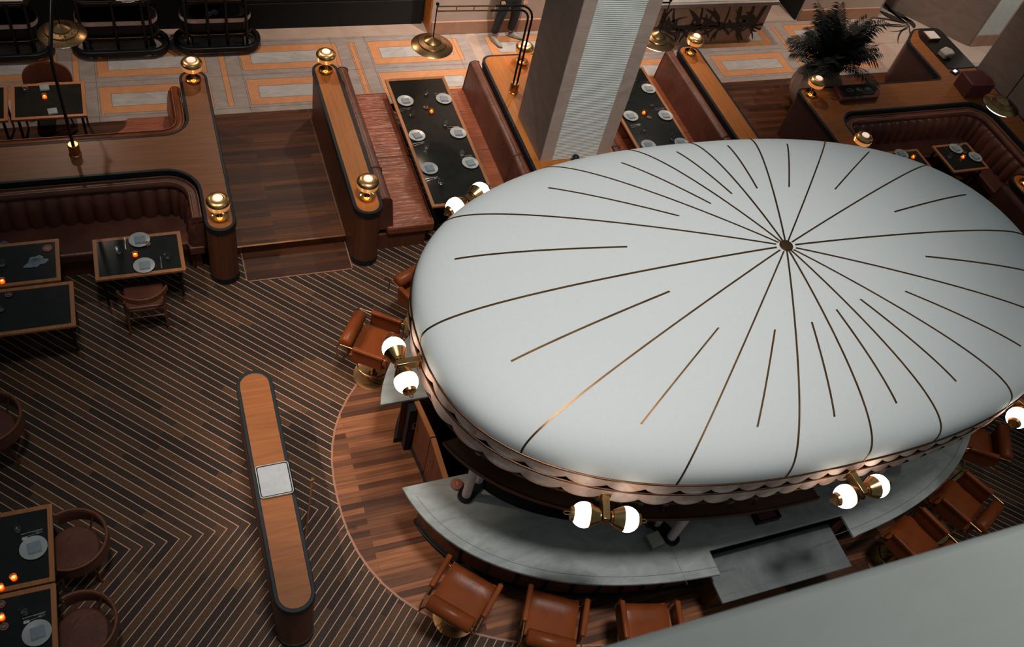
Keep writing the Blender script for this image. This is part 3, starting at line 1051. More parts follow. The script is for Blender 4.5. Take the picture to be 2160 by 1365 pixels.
# back bar island, dark under the canopy
ib = thing('back_bar_island', 'dark bar island in the shade under the middle of the canopy', 'bar island', (CX, CY, 0))
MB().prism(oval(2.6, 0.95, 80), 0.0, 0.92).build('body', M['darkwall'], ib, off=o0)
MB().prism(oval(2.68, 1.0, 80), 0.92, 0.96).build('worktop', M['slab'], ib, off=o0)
struct(MB().prism(oval(KA - .74, KB - .74, 100), 0.004, 0.010).build('floor_bar_inside', M['shadowfloor'], smooth=False))

# half-height doors that close the gap of the counter
dr = thing('bar_gate', 'pair of brown wooden half doors closing the left gap of the bar counter', 'gate', (2.36, 4.9, 0))
do = (2.36, 4.9, 0)
for (xa, ya, xb, yb) in ((2.34, 5.42, 2.40, 4.90), (2.40, 4.885, 2.40, 4.34)):
    d = MB().prism([(xa, ya), (xa + .0, ya), (xb, yb), (xb + .045, yb), (xa + .045, ya)][1:], 0.11, 0.92)
    lf = d.build('door', M['sidewood'], dr, off=do)
    MB().prism([(xa - .004, ya), (xb - .004, yb), (xb + .055, yb), (xa + .055, ya)], 0.92, 0.95).build('top_edge', M['framewood'], lf, off=do)
    MB().prism([(xa - .012, ya), (xb - .012, yb), (xb + .04, yb), (xa + .04, ya)], 0.006, 0.11).build('kick_base', M['black'], lf, off=do)
    xm, ym = xa - .02, ya - .18
    MB().tube([(xm + .01, ym, 0.74), (xm - .02, ym, 0.74), (xm - .02, ym, 0.62), (xm + .01, ym, 0.62)], 0.006, 6).build('handle', M['chrome'], lf, off=do)
MB().box(2.255, 5.30, 0.0, 2.335, 5.42, 0.93).build('gate_post', M['black'], dr, off=do)

# =================================================================== GLOBE LIGHTS OF THE CANOPY
def make_sconce():
    t = thing('globe_sconce', '', 'wall light')
    # local: x along the canopy edge, y outwards
    MB().box(-0.034, -0.205, -0.055, 0.034, 0.035, 0.055).build('bracket', M['brass'], t, bevel=0.006)
    MB().box(-0.05, -0.215, -0.07, 0.05, -0.200, 0.07).build('mount', M['brass'], t, bevel=0.004)
    for s_ in (-1, 1):
        for dz in (-.02, .02):
            MB().tube([(s_ * .03, -0.01, dz), (s_ * .09, -0.01, dz)], 0.006, 6).build('rod', M['brass'], t)
        MB().lathe([(0.046, 0.040), (0.058, 0.048), (0.058, 0.060), (0.072, 0.066), (0.112, 0.150), (0.116, 0.160), (0.110, 0.162), (0.06, 0.09)], (0, -0.01, 0), 26, axis=(s_, 0, 0)).build('cup', M['brass'], t)
        MB().ball((s_ * 0.200, -0.01, 0), 0.118, 28).build('globe', M['globe'], t)
        MB().lathe([(0.066, 0.288), (0.070, 0.298), (0.060, 0.325), (0.0001, 0.330)], (0, -0.01, 0), 22, axis=(s_, 0, 0)).build('end_cap', M['brass'], t)
        MB().tube([(s_ * .325, -0.025, 0), (s_ * .375, -0.025, 0), (s_ * .388, -0.01, 0), (s_ * .375, 0.005, 0), (s_ * .325, 0.005, 0)], 0.006, 6).build('loop', M['brass'], t)
    return t
sconce = Proto(make_sconce)
GS = 'twin globe lights round the canopy edge'
for x, y, rz, lb in ((1.805, 4.71, 93, 'twin opal globe light on the left end of the canopy, above the bar gate'),
                     (3.215, 2.725, 160, 'twin opal globe light on the front left of the canopy edge, above the marble counter'),
                     (5.865, 2.37, 183, 'twin opal globe light on the front of the canopy edge, above the dark low slab'),
                     (8.40, 2.82, 207, 'twin opal globe light on the canopy edge at the right border of the view'),
                     (3.13, 6.80, 30, 'twin opal globe light behind the canopy edge, near the corner of the long booth table')):
    sconce.put((x, y, 2.85), math.radians(rz), lb, GS)

# =================================================================== BAR STOOLS
def make_stool():
    t = thing('bar_stool', '', 'bar stool')
    # +y is the front, towards the counter
    MB().lathe([(0.255, 0.0), (0.255, 0.012), (0.20, 0.024), (0.06, 0.034), (0.035, 0.06)], (0, 0, 0.004), 40).build('base_disc', M['brassdk'], t)
    MB().tube([(0, 0, 0.04), (0, 0, 0.62)], 0.030, 16).build('pole', M['brassdk'], t)
    ring = [(0.215 * math.cos(g), 0.215 * math.sin(g), 0.27) for g in [2 * PI * i / 32 for i in range(32)]]
    fr = MB().tube(ring, 0.010, 8, True)
    for g in (0.3, 0.3 + 2 * PI / 3, 0.3 + 4 * PI / 3):
        fr.tube([(0.02 * math.cos(g), 0.02 * math.sin(g), .27), (0.21 * math.cos(g), .21 * math.sin(g), .27)], 0.007, 6)
    fr.build('foot_ring', M['brass'], t)
    # seat: a padded square with a waterfall front
    st = MB()
    nx, ny = 10, 14
    vs, fs = [], []
    prof = []
    for j in range(ny + 1):
        y = -0.25 + 0.53 * j / ny
        z = 0.69 + 0.022 * math.exp(-((y - .19) / .07) ** 2) - (0.06 * max(0, (y - 0.19) / 0.09) ** 2 if y > 0.19 else 0)
        prof.append((y, z))
    prof += [(0.285, 0.62), (0.25, 0.595), (-0.24, 0.60)]
    for i in range(nx + 1):
        x = -0.27 + 0.54 * i / nx
        e = 0.018 * (abs(x) / 0.27) ** 6
        for y, z in prof:
            vs.append((x, y, z - (e if z > .63 else -e)))
    k = len(prof)
    for i in range(nx):
        for j in range(k):
            fs.append((i * k + j, i * k + (j + 1) % k, (i + 1) * k + (j + 1) % k, (i + 1) * k + j))
    fs += [tuple(range(k - 1, -1, -1)), tuple(range(nx * k, nx * k + k))]
    st.add(vs, fs).build('seat', M['leatherx'], t, angle=60)
    rr = MB().lathe([(0.0001, -0.262), (0.065, -0.262), (0.086, -0.245), (0.088, 0.245), (0.065, 0.262), (0.0001, 0.262)], (0, -0.325, 0.845), 20, axis=(1, 0, 0))
    rr.build('back_roll', M['leatherx'], t, angle=60)
    MB().box(-0.25, -0.30, 0.62, 0.25, -0.268, 0.85).build('backrest', M['leatherx'], t, bevel=0.012)
    for s_ in (-1, 1):
        x = s_ * 0.315
        MB().tube([(x, -0.40, 0.84), (x, -0.36, 0.885), (x, 0.20, 0.885), (x, 0.245, 0.87), (x, 0.25, 0.83), (x * .98, 0.25, 0.60), (s_ * .24, 0.22, 0.575), (s_ * .24, -0.25, 0.575), (x * .98, -0.34, 0.60), (x, -0.40, 0.65)], 0.009, 8, True).build('arm_frame', M['brassdk'], t)
        MB().box(x - .031, -0.20, 0.862, x + .031, 0.215, 0.922).build('arm_pad', M['leatherx'], t, bevel=0.02, seg=3)
        MB().box(x - .014, -0.20, 0.64, x + .012, 0.20, 0.88).build('side_panel', M['leatherx'], t, bevel=0.008)
    MB().box(-0.20, -0.2, 0.575, 0.20, 0.2, 0.598).build('seat_plate', M['blackmetal'], t)
    return t
stool = Proto(make_stool)
GB = 'leather bar stools round the oval counter'
for x, y, fx, fy, lb in ((2.30, 3.10, .72, .70, 'tan leather bar stool at the front left of the counter, leftmost of the bottom row'),
                         (3.16, 2.60, .49, .87, 'tan leather bar stool in front of the counter, second from the left along the front'),
                         (4.155, 2.235, .256, .967, 'tan leather bar stool half hidden by the stone parapet, left of the dark low slab'),
                         (7.93, 2.33, -.33, .94, 'tan leather bar stool just right of the dark low slab, its brass base showing'),
                         (8.90, 2.62, -.41, .91, 'tan leather bar stool right of the low slab, second from it, by the parapet'),
                         (9.75, 3.38, -.84, .54, 'dark leather bar stool at the right end of the counter, under the canopy edge'),
                         (2.14, 6.50, .82, -.57, 'tan leather bar stool at the left end of the counter behind the white globes'),
                         (2.98, 7.16, .43, -.90, 'tan leather bar stool half hidden behind the left edge of the canopy')):
    stool.put((x, y, 0.0), math.atan2(fy, fx) - PI / 2, lb, GB)

# glasses standing on the hung shelf, only those the photo lets one see past the band
def make_goblet():
    return MB().lathe([(0.0001, 0), (.035, 0), (.036, .003), (.006, .012), (.006, .07), (.03, .10), (.042, .14), (.036, .185), (.034, .185), (.038, .14), (.026, .105), (.0001, .085)], (0, 0, 0), 20).build('wine_glass', M['glass'])
goblet = Proto(make_goblet)
for k, (t_, lb) in enumerate(((214, 'wine glass on the dark shelf ring, leftmost in front of the scalloped band'), (218, 'wine glass on the dark shelf ring, second from the left'), (222, 'wine glass on the dark shelf ring, just left of the front left globes'),
                             (227, 'wine glass on the dark shelf ring, behind the front left globes'), (243, 'wine glass on the dark shelf ring, just right of the front left globes'), (250, 'wine glass on the dark shelf ring, above the square block on the counter'))):
    x, y = ell(3.72, 2.02, math.radians(t_))
    r = goblet.put((x, y, ZS + .001), 0, lb, 'wine glasses on the shelf ring')
    r['category'] = 'glass'

# things on the bar counter
def on(o, label, cat, group=None):
    return tag(o, label, cat, group)
t = thing('round_box', 'small round dark red box lying on the marble counter beside the white canopy posts', 'box', (2.50, 4.21, 1.0))
MB().lathe([(0.066, 0.0), (0.068, 0.018), (0.0001, 0.018)], (0, 0, 0), 26).build('body', M['white'], t)
MB().lathe([(0.070, 0.018), (0.070, 0.036), (0.064, 0.041), (0.0001, 0.042)], (0, 0, 0), 26).build('lid', M['coaster'], t)
b = MB()
for i in range(4):
    b.box(-0.004 + .004, -0.022 + i * .012, 0.042, 0.008 + (i % 2) * .006, -0.016 + i * .012, 0.0428)
b.build('lettering', M['white'], t)
t = thing('stone_card_block', 'square block with a pale top standing beside the white posts on the counter', 'block', (4.475, 3.02, 1.0), math.radians(8))
MB().box(-0.085, -0.085, 0, 0.085, 0.085, 0.085).build('body', M['slab'], t, bevel=0.006)
MB().box(-0.082, -0.082, 0.085, 0.082, 0.082, 0.10).build('lid', M['stonebox'], t, bevel=0.012)
t = thing('glass_jar', 'small dark glass jar behind the square block on the counter', 'jar', (4.52, 3.24, 1.0))
MB().lathe([(0.05, 0), (0.06, 0.01), (0.06, 0.12), (0.045, 0.14), (0.045, 0.16), (0.04, 0.16), (0.04, 0.14), (0.054, 0.12), (0.054, 0.015), (0.0001, 0.012)], (0, 0, 0), 24).build('body', M['glass'], t)
MB().lathe([(0.05, 0.012), (0.052, 0.09), (0.0001, 0.09)], (0, 0, 0), 20).build('contents', M['black'], t)
t = thing('glass_tumbler_upside', 'dark drinking glass on the right part of the counter under the canopy edge', 'glass', (7.35, 2.93, 1.0))
MB().lathe([(0.042, 0), (0.036, 0.09), (0.033, 0.09), (0.038, 0.008), (0.0001, 0.008)], (0, 0, 0), 20).build('body', M['glass'], t)
t = thing('dark_tray_box', 'dark rectangular caddy on the counter under the front of the canopy', 'caddy', (5.95, 2.98, 1.0))
MB().box(-.16, -.07, 0, .16, .07, .012).box(-.16, -.07, .012, -.15, .07, .09).box(.15, -.07, .012, .16, .07, .09).box(-.15, -.07, .012, .15, -.06, .09).box(-.15, .06, .012, .15, .07, .09).build('tray', M['blackmetal'], t)
MB().box(-.12, -.045, .012, .12, .045, .07).build('napkin_stack', M['maroon'], t)

# =================================================================== LAMPS
def make_lamp():
    t = thing('table_lamp', '', 'lamp')
    MB().lathe([(0.108, 0.0), (0.112, 0.010), (0.106, 0.028), (0.085, 0.036), (0.045, 0.040), (0.0001, 0.040)], (0, 0, 0), 36).build('base', M['gold'], t)
    MB().lathe([(0.046, 0.04), (0.030, 0.06), (0.030, 0.20), (0.045, 0.235), (0.0001, 0.235)], (0, 0, 0), 24).build('stem', M['gold'], t)
    pr = [(0.100, 0.195)]
    z = 0.202
    for i in range(4):
        pr += [(0.132 + .003 * i, z + .006), (0.142 + .003 * i, z + .012), (0.132 + .003 * i, z + .019)]
        z += .019
    pr += [(.130, z), (.09, z - .02), (.09, .235)]
    MB().lathe(pr, (0, 0, 0), 40).build('ribbed_rim', M['amberlit'], t, angle=25)
    pr = [(.140, z), (.152, z + .012), (.150, z + .028), (.136, z + .050), (.110, z + .066), (.066, z + .076), (.060, z + .072), (.10, z + .044), (.13, z + .012)]
    MB().lathe(pr, (0, 0, 0), 40).build('lamp_shade', M['goldshade'], t, angle=60)
    MB().lathe([(0.0001, z + .066), (0.062, z + .072), (0.062, z + .084), (0.054, z + .090), (0.0001, z + .092)], (0, 0, 0), 28).build('lit_disc', M['lampdisc'], t)
    return t
lamp = Proto(make_lamp)
GL = 'brass mushroom lamps on the partitions'
lamps = [(0.527, 11.43, 'brass mushroom lamp on the far end of the left T-shaped partition'),
         (2.49, 11.49, 'brass mushroom lamp on the far end of the narrow partition right of the stairs'),
         (0.527, 8.60, 'brass mushroom lamp on the near rounded end of the left T-shaped partition'),
         (2.50, 8.70, 'brass mushroom lamp on the near end of the narrow partition right of the stairs'),
         (5.76, 11.47, 'brass mushroom lamp behind the bent black floor lamp, left of the big column'),
         (9.03, 11.49, 'brass mushroom lamp on the far end of the partition right of the second long booth'),
         (10.86, 10.16, 'brass mushroom lamp on the left corner of the U-shaped right partition'),
         (10.895, 8.66, 'brass mushroom lamp half hidden behind the far edge of the canopy'),
         (13.79, 7.50, 'brass mushroom lamp cut off by the right edge of the view')]
for x, y, lb in lamps:
    lamp.put((x, y, 1.10), 0, lb, GL)
    pl = light('POINT', 'lamp_bulb', (x, y, 1.10 + .13), None, 1.4, (1.0, 0.52, 0.22), 0.045)
    pl.parent = None

def make_pendant(pole, base, shade, axis, label, arm_z=2.68, blk=0.42):
    """floor-lamp like arm lamp: twin tube rises from the partition, bends and carries a tiered disc shade"""
    bx_, by_ = base
    t = thing('arm_lamp', label, 'lamp', (bx_, by_, 1.10), 0, 'black arm lamps with tiered brass shades')
    o = (bx_, by_, 1.10)
    sx, sy, sz = shade
    if pole:
        MB().lathe([(0.078, 0.0), (0.080, 0.012), (0.070, 0.02), (0.070, 0.16), (0.062, 0.175), (0.0001, 0.175)], (bx_, by_, 1.10), 12).build('base', M['brassdk'], t, off=o)
        for q, zt in ((-1, arm_z - .075), (1, arm_z)):
            R = 0.16 if q < 0 else 0.235
            d = Vector((sx - bx_, sy - by_, 0)); ln = d.length; d.normalize()
            s0 = Vector((bx_, by_, 0)) - d * (0.032 * q)
            pts = [s0 + Vector((0, 0, 1.24))]
            for i in range(9):
                g = PI / 2 * i / 8
                pts.append(s0 + d * (R - R * math.cos(g)) + Vector((0, 0, zt - R + R * math.sin(g))))
            mid = s0 + d * (ln * blk) + Vector((0, 0, zt))
            pts.append(mid)
            MB().tube(pts, 0.0165, 10).build('pole', M['blackmetal'], t, off=o)
            MB().tube([mid - d * .02, Vector((sx, sy, zt))], 0.011, 8).build('arm', M['brassdk'], t, off=o)
        d2 = d
        for f_ in (0.3, 0.62, 0.8):
            p = Vector((bx_, by_, arm_z)) + d2 * ln * f_
            MB().tube([p, p - Vector((0, 0, .075))], 0.007, 6).build('spacer', M['brassdk'], t, off=o)
    else:
        MB().tube([(sx, sy, arm_z), (bx_, by_, arm_z), (bx_, by_, 1.10)], 0.014, 8).build('pole', M['blackmetal'], t, off=o)
    MB().tube([(sx, sy, arm_z + .03), (sx, sy, sz + .08)], 0.009, 8).ball((sx, sy, arm_z + .04), 0.026, 12).build('drop_rod', M['blackmetal'], t, off=o)
    pr = [(0.0001, 0.115), (0.02, 0.108), (0.125, 0.062), (0.132, 0.055), (0.132, 0.046), (0.205, 0.022), (0.212, 0.014), (0.210, 0.004), (0.300, -0.030), (0.312, -0.040), (0.306, -0.046), (0.27, -0.035), (0.0001, -0.02)]
    MB().lathe(pr, (sx, sy, sz), 48).build('lamp_shade', M['brassdk'], t, off=o, angle=22)
    MB().lathe([(0.0001, -0.036), (0.262, -0.044), (0.268, -0.060), (0.24, -0.095), (0.14, -0.125), (0.0001, -0.130)], (sx, sy, sz), 36).build('diffuser', M['diffuser'], t, off=o)
    return t
make_pendant(True, (5.36, 10.72), (3.90, 10.76, 2.06), 0, 'bent black twin-tube lamp standing left of the column, reaching over the long table')
make_pendant(True, (-1.13, 10.01), (-1.07, 11.36, 2.05), 0, 'black arm lamp on the wide left partition, its spotted brass shade over the far table', 2.68, .85)
rnd_ = random.Random(2)
_l1 = [o for o in bpy.data.objects if o.get('label', '').startswith('black arm lamp on the wide left')][0]
_b = MB()
for _i in range(90):
    _r = rnd_.choice((rnd_.uniform(.14, .20), rnd_.uniform(.225, .295)))
    _g = rnd_.uniform(0, 2 * PI)
    _z = 2.05 + (.046 - (_r - .132) * .33 if _r < .21 else .004 - (_r - .212) * .386) + .001
    _x, _y = -1.07 + _r * math.cos(_g), 11.36 + _r * math.sin(_g)
    _w = rnd_.uniform(.004, .008)
    _b.box(_x - _w, _y - _w * .7, _z - .004, _x + _w, _y + _w * .7, _z + .002)
_b.build('spots', M['black'], _l1, off=(-1.13, 10.01, 1.10), smooth=False)['kind'] = 'stuff'
make_pendant(False, (6.46, 10.72), (7.67, 10.70, 2.04), 0, 'arm lamp with tiered brass shade over the second long table, cut by the column')
make_pendant(False, (14.30, 7.0), (13.40, 8.56, 2.00), 0, 'arm lamp with tiered brass shade over the table of the right corner booth')
for x, y in ((3.9, 10.76), (7.67, 10.70), (-1.07, 11.36), (13.40, 8.56)):
    light('SPOT', 'lamp_glow', (x, y, 1.93), (x, y, 0), 26, (1.0, 0.66, 0.42), 0.12, 125, 0.9)

# =================================================================== TABLES
def table(label, x0, y0, x1, y1, z0=0.0, top=0.75, legs='four', fw=0.05, group=None):
    cx, cy = (x0 + x1) / 2, (y0 + y1) / 2
    t = thing('dining_table', label, 'table', (cx, cy, z0), 0, group)
    hx, hy = (x1 - x0) / 2, (y1 - y0) / 2
    MB().ring(rect(-hx, -hy, hx, hy, .012, 3), rect(-hx + fw, -hy + fw, hx - fw, hy - fw, .004, 3), top - .035, top).build('edge_frame', M['framewood'], t, bevel=0.003)
    MB().box(-hx + fw - .002, -hy + fw - .002, top - .03, hx - fw + .002, hy - fw + .002, top - .003).build('table_top', M['tabletop'], t, smooth=False)
    if legs == 'four':
        for sx in (-1, 1):
            for sy in (-1, 1):
                x, y = sx * (hx - .075), sy * (hy - .075)
                lg = MB().tube([(x, y, top - .03), (x, y, 0.16)], [.020, .017], 10).build('leg', M['blackmetal'], t)
                MB().tube([(x, y, 0.16), (x, y, 0.0)], [.0175, .014], 10).build('leg_tip', M['brass'], lg)
        MB().box(-hx + .07, -hy + .07, top - .08, hx - .07, hy - .07, top - .035).build('apron', M['blackmetal'], t)
    else:
        for sy in (-1, 1):
            y = sy * hy * .62
            MB().tube([(0, y, top - .03), (0, y, 0.02)], .05, 14).build('pedestal', M['blackmetal'], t)
            MB().box(-.28, y - .22, 0, .28, y + .22, .02).build('foot_plate', M['blackmetal'], t, bevel=.01)
    return t
GT = 'dark-topped dining tables with wooden edges'
table('long dark booth table left of the big column, laid for six', 3.49, 8.72, 4.50, 11.645, legs='ped')
table('second long dark booth table, right of the big column', 7.22, 8.60, 8.235, 11.62, legs='ped')
table('dark table with wooden edge laid for two, left of the stairs', -1.055, 8.07, 0.02, 8.765, group=GT)
table('dark table at the left edge holding a crumpled napkin', -2.75, 8.145, -1.44, 8.85, group=GT)
table('dark bare-topped table at the left edge, pushed against the one with the crumpled napkin', -2.62, 7.40, -1.305, 8.11, group=GT)
table('dark table at the lower left edge, the farther of the two laid tables', -2.75, 4.225, -1.64, 5.09, group=GT)
table('dark table in the bottom left corner, the nearer of the two laid tables', -2.75, 3.33, -1.635, 4.205, group=GT)
table('dark table on the marble floor under the spotted brass lamp', -1.935, 11.04, -0.97, 11.81, UP, group=GT)
table('dark table at the left border beside the one under the spotted brass lamp', -3.0, 11.04, -1.975, 11.81, UP, group=GT)
table('dark table laid for two in the right corner booth', 13.01, 8.24, 13.85, 8.945, group=GT)
table('dark table in the right corner booth, mostly behind the canopy edge', 11.85, 8.24, 12.64, 8.91, group=GT)

# =================================================================== CHAIRS
def make_chair():
    """wooden chair, front towards +y, with a bowed top rail carried on the rear legs"""
    t = thing('dining_chair', '', 'chair')
    MB().prism(rect(-.235, -.21, .235, .235, .06), 0.42, 0.465).build('seat', M['darkleather'], t, bevel=0.018, seg=3)
    MB().ring(rect(-.245, -.22, .245, .245, .06), rect(-.205, -.18, .205, .205, .04), 0.385, 0.425).build('seat_frame', M['chairwood'], t, bevel=0.005)
    for s_ in (-1, 1):
        MB().tube([(s_ * .215, .215, .40), (s_ * .235, .235, 0)], [.021, .014], 10).build('leg', M['chairwood'], t)
        MB().tube([(s_ * .265, -.185, .715), (s_ * .225, -.20, .42), (s_ * .235, -.275, 0)], [.016, .022, .014], 10).build('leg', M['chairwood'], t)
    pts, rad = [], []
    for i in range(17):
        g = math.radians(200 + 140 * i / 16)
        pts.append((0.31 * math.cos(g), -0.06 + 0.29 * math.sin(g), 0.735))
    MB().sweep([(p[0], p[1]) for p in pts], [(-.012, .70), (.012, .70), (.016, .78), (-.004, .78)]).build('top_rail', M['chairwood'], t, bevel=.005)
    MB().tube([(-.21, -.235, .30), (.21, -.235, .30)], .010, 8).build('stretcher', M['chairwood'], t)
    for s_ in (-1, 1):
        MB().tube([(s_ * .215, -.30, .735), (s_ * .235, -.33, .735)], .011, 8).build('brass_pin', M['brass'], t)
    return t
def make_tub():
    """round-backed arm chair: a low arc back on four splayed legs"""
    t = thing('tub_chair', '', 'chair')
    cpts = [(0.0 + 0.27 * math.cos(g), 0.25 * math.sin(g)) for g in [2 * PI * i / 28 for i in range(28)]]
    MB().prism(cpts, 0.40, 0.465).build('seat', M['darkleather'], t, bevel=0.02, seg=3)
    path = []
    for i in range(25):
        g = math.radians(155 + 230 * i / 24)
        path.append((0.335 * math.cos(g), -0.02 + 0.335 * math.sin(g)))
    MB().sweep(path, [(-.006, .50), (.018, .50), (.020, .70), (-.010, .70)]).build('backrest', M['darkleather'], t)
    MB().tube([(x, y, .71) for x, y in path], .017, 10).build('top_rail', M['chairwood'], t)
    for g in (40, 140, 220, 320):
        c, s_ = math.cos(math.radians(g)), math.sin(math.radians(g))
        MB().tube([(.20 * c, .20 * s_, .41), (.30 * c, .30 * s_, 0)], [.020, .013], 10).build('leg', M['chairwood'], t)
    for g in (220, 320):
        c, s_ = math.cos(math.radians(g)), math.sin(math.radians(g))
        MB().tube([(.24 * c, .24 * s_, .40), (.335 * c, -.02 + .335 * s_, .70)], .012, 8).build('back_post', M['brassdk'], t)
    return t
chair = Proto(make_chair)
tub = Proto(make_tub)
chair.put((-.53, 7.99, 0), 0, 'wooden chair with bowed top rail tucked under the laid table left of the stairs')
tub.put((-1.50, 4.66, 0), math.radians(90), 'round-backed dark leather chair at the farther laid table on the lower left')
tub.put((-1.47, 3.74, 0), math.radians(90), 'round-backed dark leather chair at the bottom left, nearest of the two side by side')
tub.put((-2.28, 6.32, 0), math.radians(90), 'round-backed dark chair alone at the left edge, half way up the striped floor')

def make_shell():
    t = thing('shell_chair', '', 'chair')
    vs, fs = [], []
    n, k = 18, 8
    for i in range(n + 1):
        g = math.radians(-90 + 180 * i / n)
        for j in range(k + 1):
            u = j / k
            top = 0.34 * math.cos(g * .98) ** .45
            z = .47 + top * u
            r = .25 + .05 * u
            vs.append((r * math.sin(g) * 1.08, -.16 - r * math.cos(g) * .42, z))
    for i in range(n):
        for j in range(k):
            a = i * (k + 1) + j
            fs.append((a, a + 1, a + k + 2, a + k + 1))
    o = MB().add(vs, fs).build('backrest', M['darkleather'], t, angle=80)
    so = o.modifiers.new('thick', 'SOLIDIFY'); so.thickness = .025
    MB().tube([vs[i * (k + 1) + k] for i in range(n + 1)], .010, 8).build('piping', M['leatherx'], o)
    MB().prism(rect(-.25, -.20, .25, .22, .1), .41, .475).build('seat', M['darkleather'], t, bevel=.02, seg=3)
    for sx in (-1, 1):
        for sy in (-1, 1):
            MB().tube([(sx * .19, sy * .16, .42), (sx * .24, sy * .21, 0)], [.015, .010], 8).build('leg', M['blackmetal'], t)
    return t
shell = Proto(make_shell)
shell.put((-1.48, 11.93, UP), PI, 'dark shell-backed chair with tan piping behind the table under the spotted lamp')

# =================================================================== TABLEWARE
TZ = 0.7505
def make_plate():
    t = MB().lathe([(0.0001, 0.004), (0.05, 0.0), (0.085, 0.001), (0.128, 0.016), (0.130, 0.020), (0.122, 0.020), (0.085, 0.007), (0.0001, 0.006)], (0, 0, 0), 36).build('plate', M['porcelain'])
    return t
def make_napkin():
    b = MB()
    n = 8
    vs, fs = [], []
    rnd = random.Random(3)
    for z0, z1, sx, sy, ox in ((0.0, 0.006, .062, .064, 0), (0.006, 0.011, .061, .061, .001), (0.011, 0.017, .060, .056, .002)):
        b.box(-sx + ox, -sy + ox, z0, sx + ox, sy + ox, z1)
    return b.build('napkin', M['napkin'], bevel=0.004)
def make_glass():
    return MB().lathe([(0.0001, 0.0), (0.030, 0.0), (0.034, 0.006), (0.040, 0.095), (0.0385, 0.096), (0.0325, 0.014), (0.0001, 0.010)], (0, 0, 0), 28).build('tumbler', M['glass'])
def make_knife():
    b = MB()
    vs = [(-.105, -.007, 0), (-.02, -.005, 0), (-.02, .005, 0), (-.105, .007, 0)]
    b.prism([(-.105, -.006), (-.02, -.0045), (-.02, .0045), (-.105, .006)], 0.0, .006)
    b.prism([(-.02, -.003), (.0, -.008), (.08, -.009), (.105, .002), (.09, .006), (-.02, .004)], .001, .0035)
    return b.build('knife', M['chrome'])
def make_fork():
    b = MB()
    b.prism([(-.10, -.006), (.03, -.0025), (.045, -.011), (.06, -.012), (.06, .012), (.045, .011), (.03, .0025), (-.10, .006)], .001, .004)
    for i in range(4):
        y = -.0105 + i * .007
        b.prism([(.06, y - .0016), (.098, y - .001), (.098, y + .001), (.06, y + .0016)], .001, .0035)
    return b.build('fork', M['chrome'])
def make_candle():
    t = thing('candle_holder', '', 'candle')
    MB().lathe([(0.0001, 0.0), (0.026, 0.0), (0.036, 0.012), (0.040, 0.03), (0.034, 0.055), (0.032, 0.055), (0.037, 0.03), (0.033, 0.014), (0.0001, 0.008)], (0, 0, 0), 24).build('glass_cup', M['amber'], t)
    w_ = MB().lathe([(0.0001, 0.009), (0.028, 0.009), (0.030, 0.022), (0.0001, 0.022)], (0, 0, 0), 18).build('wax', M['wax'], t)
    MB().lathe([(0.0001, 0.024), (0.006, 0.03), (0.007, 0.037), (0.0001, 0.052)], (0, 0, 0), 12).build('flame', M['flame'], w_)
    return t
def make_salt():
    t = thing('salt_dish', '', 'dish')
    MB().lathe([(0.0001, 0.0), (0.034, 0.0), (0.040, 0.010), (0.036, 0.010), (0.0001, 0.004)], (0, 0, 0), 24).build('saucer', M['coaster'], t)
    MB().lathe([(0.0001, 0.010), (0.018, 0.010), (0.024, 0.035), (0.022, 0.035), (0.017, 0.014), (0.0001, 0.014)], (0, 0, 0), 20).build('cup', M['chrome'], t)
    MB().tube([(0, 0, .018), (-.012, .018, .062)], .002, 6).build('spoon', M['chrome'], t)
    return t
plate, napk, tumb, knife, fork, candle, salt = [Proto(f) for f in (make_plate, make_napkin, make_glass, make_knife, make_fork, make_candle, make_salt)]
def put(p, cat, loc, rz, label, group=None):
    r = p.put(loc, rz, label, group)
    r['category'] = cat
    return r

def setting(px, py, gx, gy, kx, ky, rz, where, z=TZ, grp='laid places', cut=True, krz=0.0):
    if px is not None:
        put(plate, 'plate', (px, py, z), 0, 'grey plate, ' + where, 'plates with folded napkins')
        put(napk, 'napkin', (px + .005, py, z + .0075), rz, 'folded napkin on the plate, ' + where, 'folded napkins on plates')
    if gx is not None:
        put(tumb, 'glass', (gx, gy, z), rz, 'clear tumbler, ' + where, 'glass tumblers')
    if cut and kx is not None:
        put(knife, 'knife', (kx, ky + .016, z), krz, 'table knife, ' + where, 'knives and forks')
        put(fork, 'fork', (kx, ky - .018, z), krz + .10, 'table fork, ' + where, 'knives and forks')
T1 = ' place of the long six-place table'
setting(3.69, 11.07, 3.70, 10.74, 3.64, 10.88, .05, 'far left' + T1, krz=.15)
setting(4.33, 11.06, 4.08, 11.22, 4.31, 11.20, -.1, 'far right' + T1)
setting(3.66, 10.24, 3.74, 9.96, 3.645, 10.07, .25, 'middle left' + T1, krz=.2)
setting(4.33, 10.23, 4.18, 10.45, 4.29, 10.375, -.08, 'middle right' + T1)
setting(3.66, 9.50, 3.745, 9.18, 3.645, 9.29, .1, 'near left' + T1, krz=.15)
setting(4.32, 9.54, 4.25, 9.75, 4.31, 9.695, .2, 'near right' + T1)
T2 = ' place of the table right of the column'
setting(8.07, 10.99, 7.93, 11.26, 8.08, 11.18, .0, 'far right' + T2)
setting(7.43, 10.32, 7.52, 9.96, 7.43, 10.09, .1, 'middle left' + T2, krz=.15)
setting(8.08, 10.27, 7.95, 10.57, 8.06, 10.46, -.1, 'middle right' + T2)
setting(7.44, 9.58, None, None, None, None, 0, 'near left' + T2)
setting(8.06, 9.56, 7.94, 9.71, 8.03, 9.645, 0, 'near right' + T2)
setting(7.43, 11.0, 7.55, 10.74, None, None, 0, 'far left' + T2)
T3 = ' of the small table left of the stairs'
setting(-.49, 8.665, -.75, 8.50, None, None, 0, 'bench side' + T3)
